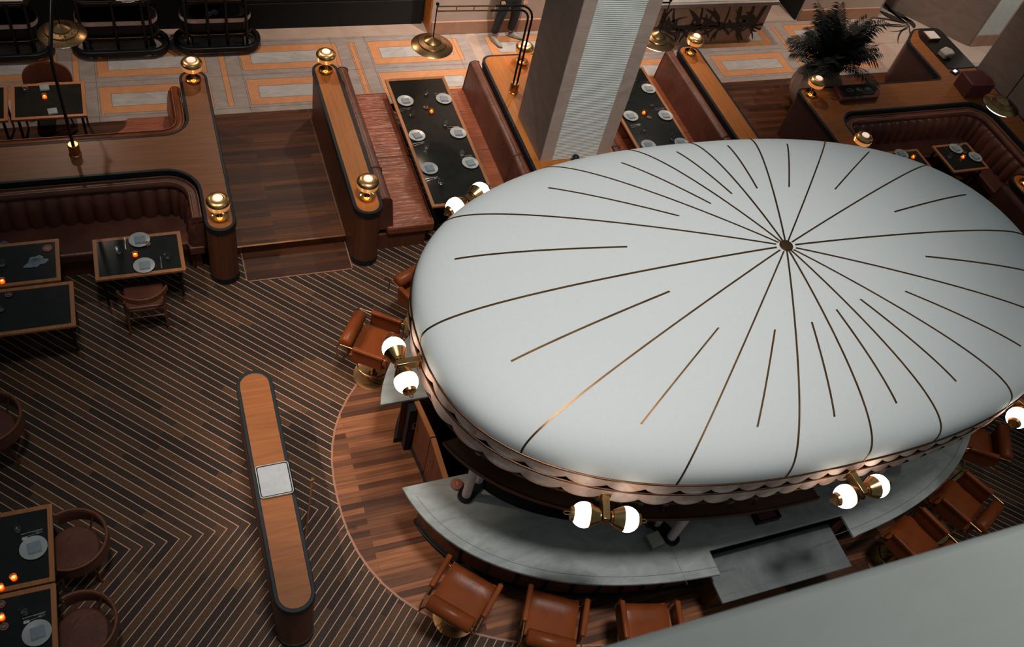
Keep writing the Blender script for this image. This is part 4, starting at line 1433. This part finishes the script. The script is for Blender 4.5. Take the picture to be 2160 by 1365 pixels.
setting(-.47, 8.215, -.18, 8.32, None, None, 0, 'chair side' + T3)
put(knife, 'knife', (-.665, 8.635, TZ), -PI / 2, 'knife left of the far plate' + T3, 'knives and forks')
put(knife, 'knife', (-.265, 8.235, TZ), -PI / 2, 'knife right of the near plate' + T3, 'knives and forks')
put(candle, 'candle', (-.56, 8.41, TZ), 0, 'lit amber tealight in the middle of the small laid table left of the stairs')
put(salt, 'dish', (-.40, 8.585, TZ), 0, 'small salt dish touching the far plate of the small laid table left of the stairs')
put(candle, 'candle', (4.04, 10.77, TZ), 0, 'lit amber tealight on the long table left of the column')
put(salt, 'dish', (3.98, 10.89, TZ), 0, 'salt dish with a spoon beside the tealight of the long table left of the column')
put(candle, 'candle', (7.70, 10.37, TZ), 0, 'lit amber tealight on the table right of the column')
put(salt, 'dish', (7.76, 10.26, TZ), 0, 'salt dish beside the tealight of the table right of the column')
put(candle, 'candle', (13.45, 8.57, TZ), 0, 'lit amber tealight on the laid table of the right corner booth')
put(salt, 'dish', (13.60, 8.70, TZ), 0, 'salt dish beside the tealight in the right corner booth')
put(candle, 'candle', (12.39, 8.70, TZ), 0, 'lit amber tealight on the half-hidden table of the right corner booth')
put(candle, 'candle', (-1.50, 11.48, TZ + UP), 0, 'lit tealight on the table under the spotted brass lamp')
put(candle, 'candle', (-2.085, 8.215, TZ), 0, 'lit tealight at the left edge near the crumpled napkin')
put(candle, 'candle', (-2.00, 4.34, TZ), 0, 'lit tealight near the wooden edge of the farther laid table on the lower left')
put(candle, 'candle', (-2.115, 4.265, TZ), 0, 'lit tealight at the picture edge, between the two laid tables on the lower left')
put(candle, 'candle', (-2.11, 3.96, TZ), 0, 'lit tealight on the bottom left table')
put(salt, 'dish', (-2.115, 4.10, TZ), 0, 'small dish on the bottom left table, above its tealight')
put(salt, 'dish', (-2.09, 3.87, TZ), 0, 'small dish on the bottom left table, below its tealight')
setting(13.46, 8.80, 13.18, 8.62, None, None, .1, 'far side of the laid table in the right corner booth')
setting(13.73, 8.545, 13.60, 8.86, None, None, .2, 'right side of the laid table in the right corner booth')
setting(12.20, 8.80, None, None, None, None, .1, 'on the half-hidden table in the right corner booth')
put(knife, 'knife', (13.27, 8.80, TZ), 1.9, 'table knife left of the far plate in the right corner booth', 'knives and forks')
setting(-1.82, 4.62, -1.96, 4.86, -1.83, 4.79, .12, 'on the farther laid table on the lower left', krz=.1)
setting(-1.81, 3.73, -1.91, 3.97, -1.83, 3.90, .14, 'on the table in the bottom left corner', krz=.1)
for x, y, lb in ((-1.90, 4.745, 'small white card above the plate of the farther laid table on the lower left'), (-1.90, 3.865, 'small white card above the plate of the bottom left table')):
    o = MB().box(-.026, -.012, 0, .026, .012, .004).box(-.022, .009, .004, .022, .012, .02).build('place_card', M['white'])
    o.location = (x, y, TZ); o.rotation_euler = (0, 0, .1)
    tag(o, lb, 'card', 'place cards')
put(tumb, 'glass', (-2.085, 8.50, TZ), 0, 'clear glass at the left edge beside the crumpled napkin', 'glass tumblers')
put(tumb, 'glass', (-2.10, 7.79, TZ), 0, 'clear glass at the left edge of the bare-topped table', 'glass tumblers')
put(salt, 'dish', (-2.02, 8.00, TZ), 0, 'small dish at the far edge of the bare-topped table')
put(tumb, 'glass', (-1.74, 11.66, TZ + UP), 0, 'clear glass on the table under the spotted brass lamp', 'glass tumblers')
for x, y, rz, lb in ((-1.50, 11.70, .1, 'folded napkin lying directly on the far side of the table under the spotted brass lamp'), (-1.41, 11.17, .15, 'folded napkin lying directly on the near side of the table under the spotted brass lamp')):
    put(napk, 'napkin', (x, y, TZ + UP), rz, lb)
c_ = thing('coaster', 'round terracotta coaster with a small white mark by the crumpled napkin', 'coaster', (-1.575, 8.70, TZ))
MB().lathe([(0.0001, 0), (0.058, 0), (0.058, 0.004), (0.0001, 0.004)], (0, 0, 0), 30).build('disc', M['coaster'], c_)
MB().box(-.02, -.004, .004, -.008, .006, .0045).box(-.006, -.005, .004, .004, .004, .0045).box(.006, -.007, .004, .02, .001, .0045).build('white_mark', M['white'], c_)

def crumpled(name, label, c, sx, sy, h, seed, rz=0):
    rnd = random.Random(seed)
    ph = [rnd.uniform(0, 6.28) for _ in range(8)]
    n, k = 40, 10
    vs = [(0, 0, h * .8)]
    fs = []
    for j in range(1, k + 1):
        u = j / k
        for i in range(n):
            g = 2 * PI * i / n
            r = u * (1 + .16 * math.sin(3 * g + ph[0]) + .12 * math.sin(5 * g + ph[1]) + .07 * math.sin(9 * g + ph[2]))
            z = h * (1 - u ** 2.4) * (.75 + .35 * math.sin(4 * g + 5 * u + ph[3]) * math.sin(7 * u + ph[4]) + .22 * math.sin(9 * g - 6 * u + ph[5]))
            vs.append((r * sx * math.cos(g), r * sy * math.sin(g), max(z, .002)))
    for i in range(n):
        fs.append((0, 1 + i, 1 + (i + 1) % n))
    for j in range(k - 1):
        for i in range(n):
            a = 1 + j * n + i; c2 = 1 + j * n + (i + 1) % n
            fs.append((a, a + n, c2 + n, c2))
    fs.append(tuple(1 + (k - 1) * n + i for i in range(n - 1, -1, -1)))
    o = MB().add(vs, fs).build(name, M['napkin'], angle=50)
    o.location = c
    o.rotation_euler = (0, 0, rz)
    tag(o, label, 'napkin', 'crumpled napkins')
crumpled('crumpled_napkin', 'crumpled blue-grey napkin on the dark table next to the terracotta coaster', (-1.71, 8.49, TZ), .125, .085, .05, 5, .45)
crumpled('crumpled_napkin', 'crumpled blue-grey napkin on the red bench at the left edge of the view', (-2.13, 9.04, .451), .12, .13, .06, 9, .2)

# marble tray on the service stand, and the thin brass pole beside it
t = thing('square_tray', 'square grey tray with a bright metal rim on the free-standing service stand', 'tray', (0.575, 4.66, 1.10), 0)
MB().prism(rect(-.155, -.175, .155, .175, .02), 0.0, .025).build('panel', M['traym'], t)
MB().ring(rect(-.178, -.198, .178, .198, .035), rect(-.165, -.185, .165, .185, .028), 0.0, .03).build('rim', M['trayrim'], t, bevel=.003)
MB().prism(rect(-.166, -.186, .166, .186, .028), 0.0, .012).build('gap', M['blackmetal'], t)
t = thing('leaning_pole', 'thin brown pole with a square brass tip beside the service stand', 'pole', (0.86, 4.42, 0))
MB().tube([(0.0, 0.0, 0.0), (0.115, 0.21, 0.99)], .011, 8).build('shaft', M['framewood'], t)
MB().box(.098, .195, .98, .135, .23, 1.02).build('tip', M['brass'], t, bevel=.003)

# =================================================================== TROLLEYS
def stadium(x0, y0, x1, y1):
    r = (y1 - y0) / 2 * .96
    return rpoly([(x0, y0, r), (x1, y0, r), (x1, y1, r), (x0, y1, r)], 10)
def trolley(label, x0, x1, xs, y0=13.27, y1=13.93, has_top=True):
    cx, cy = (x0 + x1) / 2, (y0 + y1) / 2
    o = (cx, cy, UP)
    t = thing('serving_trolley', label, 'trolley', o, 0, 'black oval serving trolleys')
    out = stadium(x0, y0, x1, y1)
    MB().ring(out, inset(out, .085), UP + .06, UP + .15).build('bumper_rail', M['blackmetal'], t, off=o, bevel=.02, seg=3)
    dk = stadium(x0 + .14, y0 + .17, x1 - .14, y1 - .06)
    for z, h, m_, nm in ((.30, .05, 'blackmetal', 'lower_deck'), (.60, .075, 'cartstone', 'middle_deck'), (.94, .05, 'blackmetal', 'top_deck')):
        MB().prism(dk, UP + z - h, UP + z).build(nm, M[m_], t, off=o, bevel=.006)
        MB().ring(dk, inset(dk, .008), UP + z, UP + z + .008).build('deck_edge', M['cartdeck'], t, off=o)
    MB().prism(inset(dk, .05), UP + .30, UP + .525).build('cabinet', M['blackmetal'], t, off=o)
    MB().prism(inset(dk, .012), UP + .60, UP + .606).build('deck_inlay', M['blackmetal'], t, off=o)
    for x in xs:
        for y in (y0 + .155, y1 - .045):
            MB().tube([(x, y, UP + .10), (x, y, UP + .97)], .024, 8).build('post', M['blackmetal'], t, off=o)
    for x in (xs[0], xs[-1]):
        MB().tube([(x, y0 + .155, UP + .14), (x, y0 + .04, UP + .11)], .018, 8).build('strut', M['blackmetal'], t, off=o)
    MB().ring(inset(dk, -.03), inset(dk, -.005), UP + .96, UP + .99).build('push_rail', M['blackmetal'], t, off=o, bevel=.008)
    for x in (x0 + .3, x1 - .3):
        for y in (y0 + .2, y1 - .15):
            MB().lathe([(.0001, -.02), (.05, -.02), (.05, .02), (.0001, .02)], (x, y, UP + .05), 16, axis=(1, 0, 0)).build('wheel', M['black'], t, off=o)
            MB().tube([(x, y, UP + .1), (x, y, UP + .26)], .015, 6).build('caster_stem', M['blackmetal'], t, off=o)
    return t
trolley('black oval serving trolley behind the spotted brass lamp, middle one of the three', -1.20, .32, (-.98, -.48, -.05, .06))
trolley('black oval serving trolley with a grey-green dish on its shelf, right one of three', .38, 1.80, (.60, .94, 1.24, 1.56))
trolley('black oval serving trolley cut off by the left edge of the view', -3.0, -1.44, (-2.8, -2.35, -1.95, -1.70))
DK = UP + .952
t = thing('glass_box', 'grey-blue glass box on the top of the middle trolley', 'box', (-.70, 13.60, DK))
MB().ring(rect(-.15, -.08, .15, .08), rect(-.14, -.07, .14, .07), 0, .10).build('sides', M['napkin'], t)
MB().box(-.14, -.07, 0, .14, .07, .01).build('bottom', M['trayrim'], t)
o = MB().lathe([(0.0001, 0), (.22, 0), (.27, .03), (.262, .033), (.21, .008), (0.0001, .008)], (0, 0, 0), 36).build('serving_platter', M['white']); o.location = (-.22, 13.66, DK)
tag(o, 'large round pale platter on the top of the middle trolley', 'platter')
o = MB().lathe([(0.0001, 0), (.16, 0), (.20, .03), (.192, .033), (.15, .008), (0.0001, .008)], (0, 0, 0), 30).build('serving_platter', M['darkpanel']); o.location = (1.36, 13.62, UP + .607)
tag(o, 'grey-green oval dish on the middle shelf of the right trolley', 'platter')
for x, sd in ((.98, 'left'), (1.08, 'right')):
    o = MB().lathe([(0.0001, 0), (.045, 0), (.06, .03), (.055, .03), (.04, .006), (0.0001, .006)], (0, 0, 0), 20).build('small_bowl', M['napkin']); o.location = (x, 13.56 + (x - 1) * .4, UP + .607)
    tag(o, sd + ' one of two small blue-grey bowls on the right trolley shelf', 'bowl', 'small bowls on the right trolley')
o = MB().box(-.25, -.12, 0, .25, .12, .03).build('wooden_board', M['cartstone'], bevel=.01); o.location = (-1.95, 13.62, DK)
tag(o, 'pale slab on the top of the left trolley', 'board')

# =================================================================== CONSOLE with painted leaves
t = thing('console_table', 'pale marble-topped console with dark painted leaves, right of the column', 'console', (10.3, 13.4, UP))
o_ = (10.3, 13.4, UP)
MB().box(8.95, 12.96, 1.0, 11.82, 13.9, 1.08).build('top_slab', M['greym'], t, off=o_, bevel=.006)
MB().box(9.05, 13.02, 1.08, 11.75, 13.85, 1.09).build('inset_top', M['palem'], t, off=o_)
vs = [(8.98, 13.00, 1.0), (11.74, 13.00, 1.0), (11.66, 13.02, .55), (11.35, 13.02, .14), (8.98, 13.02, .14)]
fr = MB().prism([(8.98, 13.0), (11.70, 13.0), (11.70, 13.85), (8.98, 13.85)], 0.45, 1.0)
fr.prism([(8.98, 13.01), (11.50, 13.01), (11.50, 13.85), (8.98, 13.85)], 0.13, 0.45)
bd = fr.build('front_panel', M['tanpaint'], t, off=o_)
rnd = random.Random(11)
b = MB()
def leaf(x, z, ang, ln, wd, bend):
    """flat painted leaf: a thin raised curved blade on the panel face"""
    n = 12
    vs, fs = [], []
    px, pz, g = x, z, ang
    for i in range(n + 1):
        u = i / n
        w_ = wd * math.sin(PI * min(1, u * .95 + .04)) ** .8
        vs += [(px - math.sin(g) * w_, 12.994 - .0004 * (len(b.v) % 7), pz + math.cos(g) * w_), (px + math.sin(g) * w_, 12.994 - .0004 * (len(b.v) % 7), pz - math.cos(g) * w_)]
        px += math.cos(g) * ln / n; pz += math.sin(g) * ln / n; g += bend / n
    vs = [(max(9.0, min(11.69, q[0])), q[1], max(.16, min(.99, q[2]))) for q in vs]
    for i in range(n):
        fs.append((2 * i, 2 * i + 1, 2 * i + 3, 2 * i + 2))
    b.add(vs, fs)
for cx_ in (9.25, 9.75, 10.2, 10.65, 11.1, 11.45):
    for q in range(6):
        a_ = math.radians(rnd.uniform(20, 160))
        leaf(cx_ + rnd.uniform(-.1, .1), .45 + rnd.uniform(-.05, .08), a_, rnd.uniform(.35, .75), rnd.uniform(.02, .05), rnd.uniform(-1.8, 1.8))
    for q in range(4):
        a_ = math.radians(rnd.uniform(190, 350))
        leaf(cx_ + rnd.uniform(-.1, .1), .50, a_, rnd.uniform(.25, .45), rnd.uniform(.015, .035), rnd.uniform(-1.5, 1.5))
for q in range(3):
    leaf(9.0, .50 + .03 * q, 0, 2.65, .030, rnd.uniform(-.05, .05))
b.build('painted_leaves', M['ink'], bd, off=o_, smooth=False)
MB().box(8.98, 13.06, .13, 11.35, 13.1, .16).build('foot', M['black'], t, off=o_)

# =================================================================== PALM
pc = (11.78, 10.98, UP)
t = thing('potted_palm', 'dark feathery palm in a big round brown pot by the right partition', 'potted plant', pc)
MB().lathe([(.0001, 0), (.26, 0), (.33, .04), (.46, .25), (.50, .42), (.46, .60), (.35, .74), (.26, .82), (.26, .90), (.29, .95), (.26, .95), (.235, .90), (.235, .80), (.0001, .80)], (0, 0, 0), 48).build('pot', M['vase'], t)
MB().lathe([(.0001, .82), (.235, .82), (.235, .87), (.0001, .88)], (0, 0, 0), 30).build('soil', M['soil'], t)
rnd = random.Random(21)
for k in range(58):
    a_ = rnd.uniform(0, 2 * PI)
    tilt = rnd.uniform(.08, 1.12)
    ln = rnd.uniform(.80, 1.12) if tilt > .5 else rnd.uniform(.95, 1.3)
    b = MB()
    n = 18
    p = Vector((rnd.uniform(-.10, .10), rnd.uniform(-.10, .10), .85))
    el = PI / 2 - tilt * .5
    st = []
    for i in range(n + 1):
        st.append(p.copy())
        d = Vector((math.cos(a_) * math.cos(el), math.sin(a_) * math.cos(el), math.sin(el)))
        p = p + d * (ln / n)
        el -= (tilt * 1.25 + .25) / n
    b.tube(st, [.007 * (1 - .75 * i / n) for i in range(n + 1)], 5)
    for i in range(4, n + 1):
        tg = (st[min(i + 1, n)] - st[i - 1]).normalized()
        sd = tg.cross(Vector((0, 0, 1)))
        if sd.length < .1:
            sd = Vector((1, 0, 0))
        sd.normalize()
        L_ = .24 * math.sin(PI * (i - 2.5) / (n - .5)) ** .6 + .05
        for h_ in (0, .5):
            q0 = st[i].lerp(st[i - 1], h_)
            for s_ in (-1, 1):
                d = (sd * s_ * .85 + tg * .62 + Vector((0, 0, rnd.uniform(-.22, .05)))).normalized()
                wv = tg * .013
                m1 = q0 + d * L_ * .5
                tip = q0 + d * L_ + Vector((0, 0, -.05 * L_ / .2))
                b.add([q0 - wv * .5, q0 + wv * .5, m1 + wv, tip, m1 - wv], [(0, 1, 2, 4), (4, 2, 3)])
    b.build('frond', M['palm'], t, smooth=False)

# =================================================================== THINGS ON THE RIGHT PARTITION
PT = 1.10
t = thing('long_planter_box', 'long maroon box with a dark top on the right partition, behind its corner lamp', 'box', (11.82, 10.07, PT))
MB().prism([(-.50, -.20), (.30, -.20), (.46, -.05), (.46, .18), (-.42, .18)], 0, .085).build('body', M['maroon'], t, bevel=.006)
MB().prism([(-.40, -.13), (.26, -.13), (.39, -.02), (.39, .13), (-.36, .13)], .085, .10).build('tray', M['black'], t, bevel=.004)
for x in (-.2, .0, .2):
    MB().ball((x, 0, .10), .07, 14, 1.2, .9, .35).build('moss', M['darkpanel'], t)
t = thing('woven_box', 'dark maroon woven box standing where the partition meets the reception desk', 'box', (14.42, 9.96, PT), .0)
MB().prism([(-.30, -.22), (.22, -.26), (.30, -.06), (.26, .21), (-.24, .21)], 0, .30).build('body', M['maroon'], t, bevel=.01)
b = MB()
for i in range(14):
    x = -.22 + i * .033
    b.box(x, -.2, .30, x + .012, .18, .306)
b.build('weave', M['maroon'], t, smooth=False)
de = thing('reception_desk_top', 'black glossy desk surface set into the arm of the right partition', 'desk top', (14.72, 11.2, PT))
MB().prism(rpoly([(-.34, -.60, .02), (.34, -.60, .02), (.34, .66, .08), (-.20, .66, .08), (-.34, .40, .06)]), .0, .014).build('surface', M['tabletop'], de)
t = thing('menu_stack', 'maroon menu block with a pale sheet on top at the far end of the desk', 'menu', (14.62, 11.56, PT + .014))
MB().box(-.15, -.13, 0, .13, .12, .07).build('folders', M['maroon'], t, bevel=.004)
MB().box(-.13, -.12, .07, .13, .12, .075).build('paper', M['white'], t, smooth=False)
t = thing('stone_speaker', 'grey rounded faceted block on the reception desk', 'block', (14.55, 10.98, PT + .014), .3)
MB().prism(rpoly([(-.15, -.09, .03), (.10, -.13, .03), (.17, .0, .03), (.10, .12, .03), (-.12, .10, .03)]), 0, .13).build('body', M['stonebox'], t, bevel=.03, seg=2)
MB().box(-.10, -.125, .05, -.07, -.10, .08).build('socket', M['black'], t)
t = thing('lit_tablet', 'small dark tablet with a bright violet-white screen on the reception desk', 'tablet', (14.47, 10.50, PT + .014), .4)
MB().box(-.10, -.07, 0, .10, .07, .012).build('case', M['black'], t, bevel=.003)
MB().box(-.055, -.03, .012, .045, .035, .0135).build('screen', M['screen'], t, smooth=False)
t = thing('telephone_handset', 'black telephone handset at the edge of the reception desk', 'telephone', (14.93, 10.42, PT + .0), .5)
MB().tube([(-.09, 0, .03), (-.05, 0, .045), (.05, 0, .045), (.09, 0, .03)], [.022, .014, .014, .024], 10).build('handset', M['black'], t)
MB().box(-.09, -.05, 0, .09, .05, .022).build('cradle', M['black'], t, bevel=.006)
# dome camera on the partition foot of the column
t = thing('glass_dome_camera', 'small dark glass ball at the foot of the column, just behind the canopy', 'camera', (5.79, 9.02, PT))
MB().lathe([(.035, 0), (.035, .02), (.0001, .02)], (0, 0, 0), 20).build('base', M['blackmetal'], t)
MB().ball((0, 0, .075), .058, 20).build('ball', M['black'], t)
MB().lathe([(.055, .075), (.060, .082), (.055, .095), (.045, .095)], (0, 0, 0), 20).build('rim', M['chrome'], t)
# dark leaf-like figure of flat strokes on the marble by the right column
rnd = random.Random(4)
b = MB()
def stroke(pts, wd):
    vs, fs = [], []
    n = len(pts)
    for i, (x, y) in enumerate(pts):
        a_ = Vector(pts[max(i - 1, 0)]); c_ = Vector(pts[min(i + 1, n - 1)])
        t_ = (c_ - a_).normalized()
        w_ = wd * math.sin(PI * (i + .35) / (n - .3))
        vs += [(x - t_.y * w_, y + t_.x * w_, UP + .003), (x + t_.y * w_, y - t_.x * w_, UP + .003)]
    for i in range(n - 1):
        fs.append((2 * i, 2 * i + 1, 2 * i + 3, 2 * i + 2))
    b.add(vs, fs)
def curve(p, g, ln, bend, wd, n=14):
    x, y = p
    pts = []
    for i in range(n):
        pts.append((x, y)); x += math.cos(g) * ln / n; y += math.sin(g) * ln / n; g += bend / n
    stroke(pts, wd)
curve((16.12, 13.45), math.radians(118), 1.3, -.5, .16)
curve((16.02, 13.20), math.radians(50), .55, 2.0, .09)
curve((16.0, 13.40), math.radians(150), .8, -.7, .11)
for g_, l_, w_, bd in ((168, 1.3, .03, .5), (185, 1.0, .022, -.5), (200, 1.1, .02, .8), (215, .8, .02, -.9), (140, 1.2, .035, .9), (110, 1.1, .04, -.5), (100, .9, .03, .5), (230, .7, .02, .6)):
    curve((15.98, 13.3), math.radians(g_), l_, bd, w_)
tag(b.build('leaf_figure', M['ink'], smooth=False), 'dark leaf-like figure on the marble floor beyond the reception desk', 'floor inlay')

# =================================================================== PERSON by the pale wall
def skinned(name, verts, edges, radii, mat, parent, root=0, sub=1, off=(0, 0, 0)):
    me = bpy.data.meshes.new(name)
    me.from_pydata([(x - off[0], y - off[1], z - off[2]) for x, y, z in verts], edges, [])
    me.materials.append(mat)
    o = bpy.data.objects.new(name, me)
    COL.objects.link(o)
    o.parent = parent
    sk = o.modifiers.new('skin', 'SKIN')
    sk.use_smooth_shade = True
    for i, r in enumerate(radii):
        d = me.skin_vertices[0].data[i]
        d.radius = r if isinstance(r, tuple) else (r, r)
        d.use_root = (i == root)
    s_ = o.modifiers.new('sub', 'SUBSURF')
    s_.levels = sub
    s_.render_levels = sub + 1
    return o
pp_ = thing('person', 'person standing at the pale wall in dark trousers and pale grey laced shoes', 'person', (6.28, 13.42, UP))
hz = UP + .95
bodyv = [(6.28, 13.46, hz), (6.28, 13.46, hz + .18), (6.28, 13.45, hz + .42), (6.28, 13.45, hz + .52), (6.28, 13.44, hz + .62), (6.28, 13.43, hz + .74),
         (6.10, 13.45, hz + .47), (6.03, 13.44, hz + .20), (6.06, 13.33, hz - .02), (6.46, 13.45, hz + .47), (6.53, 13.44, hz + .20), (6.50, 13.33, hz - .02),
         (6.18, 13.46, hz - .06), (6.10, 13.42, UP + .50), (6.03, 13.41, UP + .10), (6.38, 13.46, hz - .06), (6.42, 13.46, UP + .50), (6.40, 13.50, UP + .10)]
bodye = [(0, 1), (1, 2), (2, 3), (3, 4), (4, 5), (2, 6), (6, 7), (7, 8), (2, 9), (9, 10), (10, 11), (0, 12), (12, 13), (13, 14), (0, 15), (15, 16), (16, 17)]
bodyr = [(.14, .10), (.125, .095), (.14, .10), .06, (.075, .085), (.07, .08), .055, .042, .032, .055, .042, .032, .085, .058, .042, .085, .058, .042]
skinned('body', bodyv, bodye, bodyr, M['skin'], pp_, 0, 1, (6.28, 13.42, UP))
skinned('trousers', [(6.28, 13.46, hz + .06), (6.28, 13.46, hz - .02), (6.19, 13.46, hz - .12), (6.11, 13.42, UP + .50), (6.04, 13.41, UP + .13), (6.37, 13.46, hz - .12), (6.42, 13.46, UP + .50), (6.40, 13.50, UP + .13)],
        [(0, 1), (1, 2), (2, 3), (3, 4), (1, 5), (5, 6), (6, 7)], [(.165, .12), (.165, .125), (.115, .115), (.085, .09), (.066, .075), (.115, .115), (.085, .09), (.066, .075)], M['jeans'], pp_, 1, 1, (6.28, 13.42, UP))
skinned('shirt', [(6.28, 13.46, hz + .02), (6.28, 13.46, hz + .2), (6.28, 13.45, hz + .43), (6.10, 13.45, hz + .47), (6.03, 13.44, hz + .22), (6.05, 13.35, hz + .04), (6.46, 13.45, hz + .47), (6.53, 13.44, hz + .22), (6.51, 13.35, hz + .04)],
        [(0, 1), (1, 2), (2, 3), (3, 4), (4, 5), (2, 6), (6, 7), (7, 8)], [(.18, .13), (.16, .12), (.17, .12), .072, .058, .05, .072, .058, .05], M['shirt'], pp_, 0, 1, (6.28, 13.42, UP))
MB().ball((0, .02, hz - UP + .80), .105, 20, .95, 1.05, 1.0).build('hair', M['hair'], pp_)
MB().ball((0, -.075, hz - UP + .69), .018, 10, .8, 1.2, 1.2).build('nose', M['skin'], pp_)
for s_ in (-1, 1):
    MB().ball((s_ * .032, -.072, hz - UP + .72), .012, 10).build('eye', M['white'], pp_)
    MB().ball((s_ * .085, 0, hz - UP + .70), .025, 10, .4, .8, 1.2).build('ear', M['skin'], pp_)
    for q in range(4):
        MB().tube([(s_ * .225 + (q - 1.5) * .014, -.10, -.05 + .93), (s_ * .225 + (q - 1.5) * .017, -.13, .82 + .004 * abs(q - 1.5)), (s_ * .225 + (q - 1.5) * .016, -.12, .79)], .008, 6).build('finger', M['skin'], pp_)
    MB().tube([(s_ * .20, -.10, .88), (s_ * .18, -.13, .84)], .009, 6).build('thumb', M['skin'], pp_)
def shoe(label_, hx, hy, tx, ty):
    g = math.atan2(ty - hy, tx - hx)
    L_ = math.hypot(tx - hx, ty - hy)
    s = Vector((hx - 6.28, hy - 13.42, 0))
    out = [(0, -.035), (L_ * .5, -.040), (L_ * .8, -.048), (L_, -.02), (L_, .02), (L_ * .8, .045), (L_ * .5, .036), (0, .035), (-.02, 0)]
    R = Matrix.Rotation(g, 3, 'Z')
    def W(p): return s + R @ Vector(p)
    up = MB()
    secs = []
    n = 10
    vs, fs = [], []
    for i in range(n + 1):
        u = i / n
        x = -.02 + (L_ + .02) * u
        wd = .036 + .012 * math.sin(PI * u) - (.03 * max(0, (u - .85) / .15) ** 2) - (.012 * max(0, (.1 - u) / .1))
        h = .085 - .045 * min(1, max(0, (u - .25) / .55)) - .018 * max(0, (u - .85) / .15)
        for k in range(9):
            a_ = PI * k / 8
            vs.append(W((x, wd * math.cos(a_), .018 + h * math.sin(a_) ** .7)))
    for i in range(n):
        for k in range(8):
            fs.append((i * 9 + k, i * 9 + k + 1, (i + 1) * 9 + k + 1, (i + 1) * 9 + k))
    fs += [tuple(range(9)), tuple(range(n * 9 + 8, n * 9 - 1, -1))]
    sh = up.add(vs, fs).build('shoe', M['shoe'], pp_)
    so = MB()
    pts = [W((x, y * 1.05, 0)) for x, y in out]
    so.prism([(p.x, p.y) for p in pts], 0.001, .022).build('sole', M['sole'], sh, bevel=.006)
    la = MB()
    for i in range(5):
        x = L_ * (.42 + .07 * i)
        la.tube([W((x, -.022, .080 - .008 * i)), W((x + .015, 0, .090 - .008 * i)), W((x, .022, .080 - .008 * i))], .004, 5)
    la.build('laces', M['white'], sh)
shoe('left', 6.02, 13.42, 6.13, 13.14)
shoe('right', 6.40, 13.51, 6.65, 13.38)
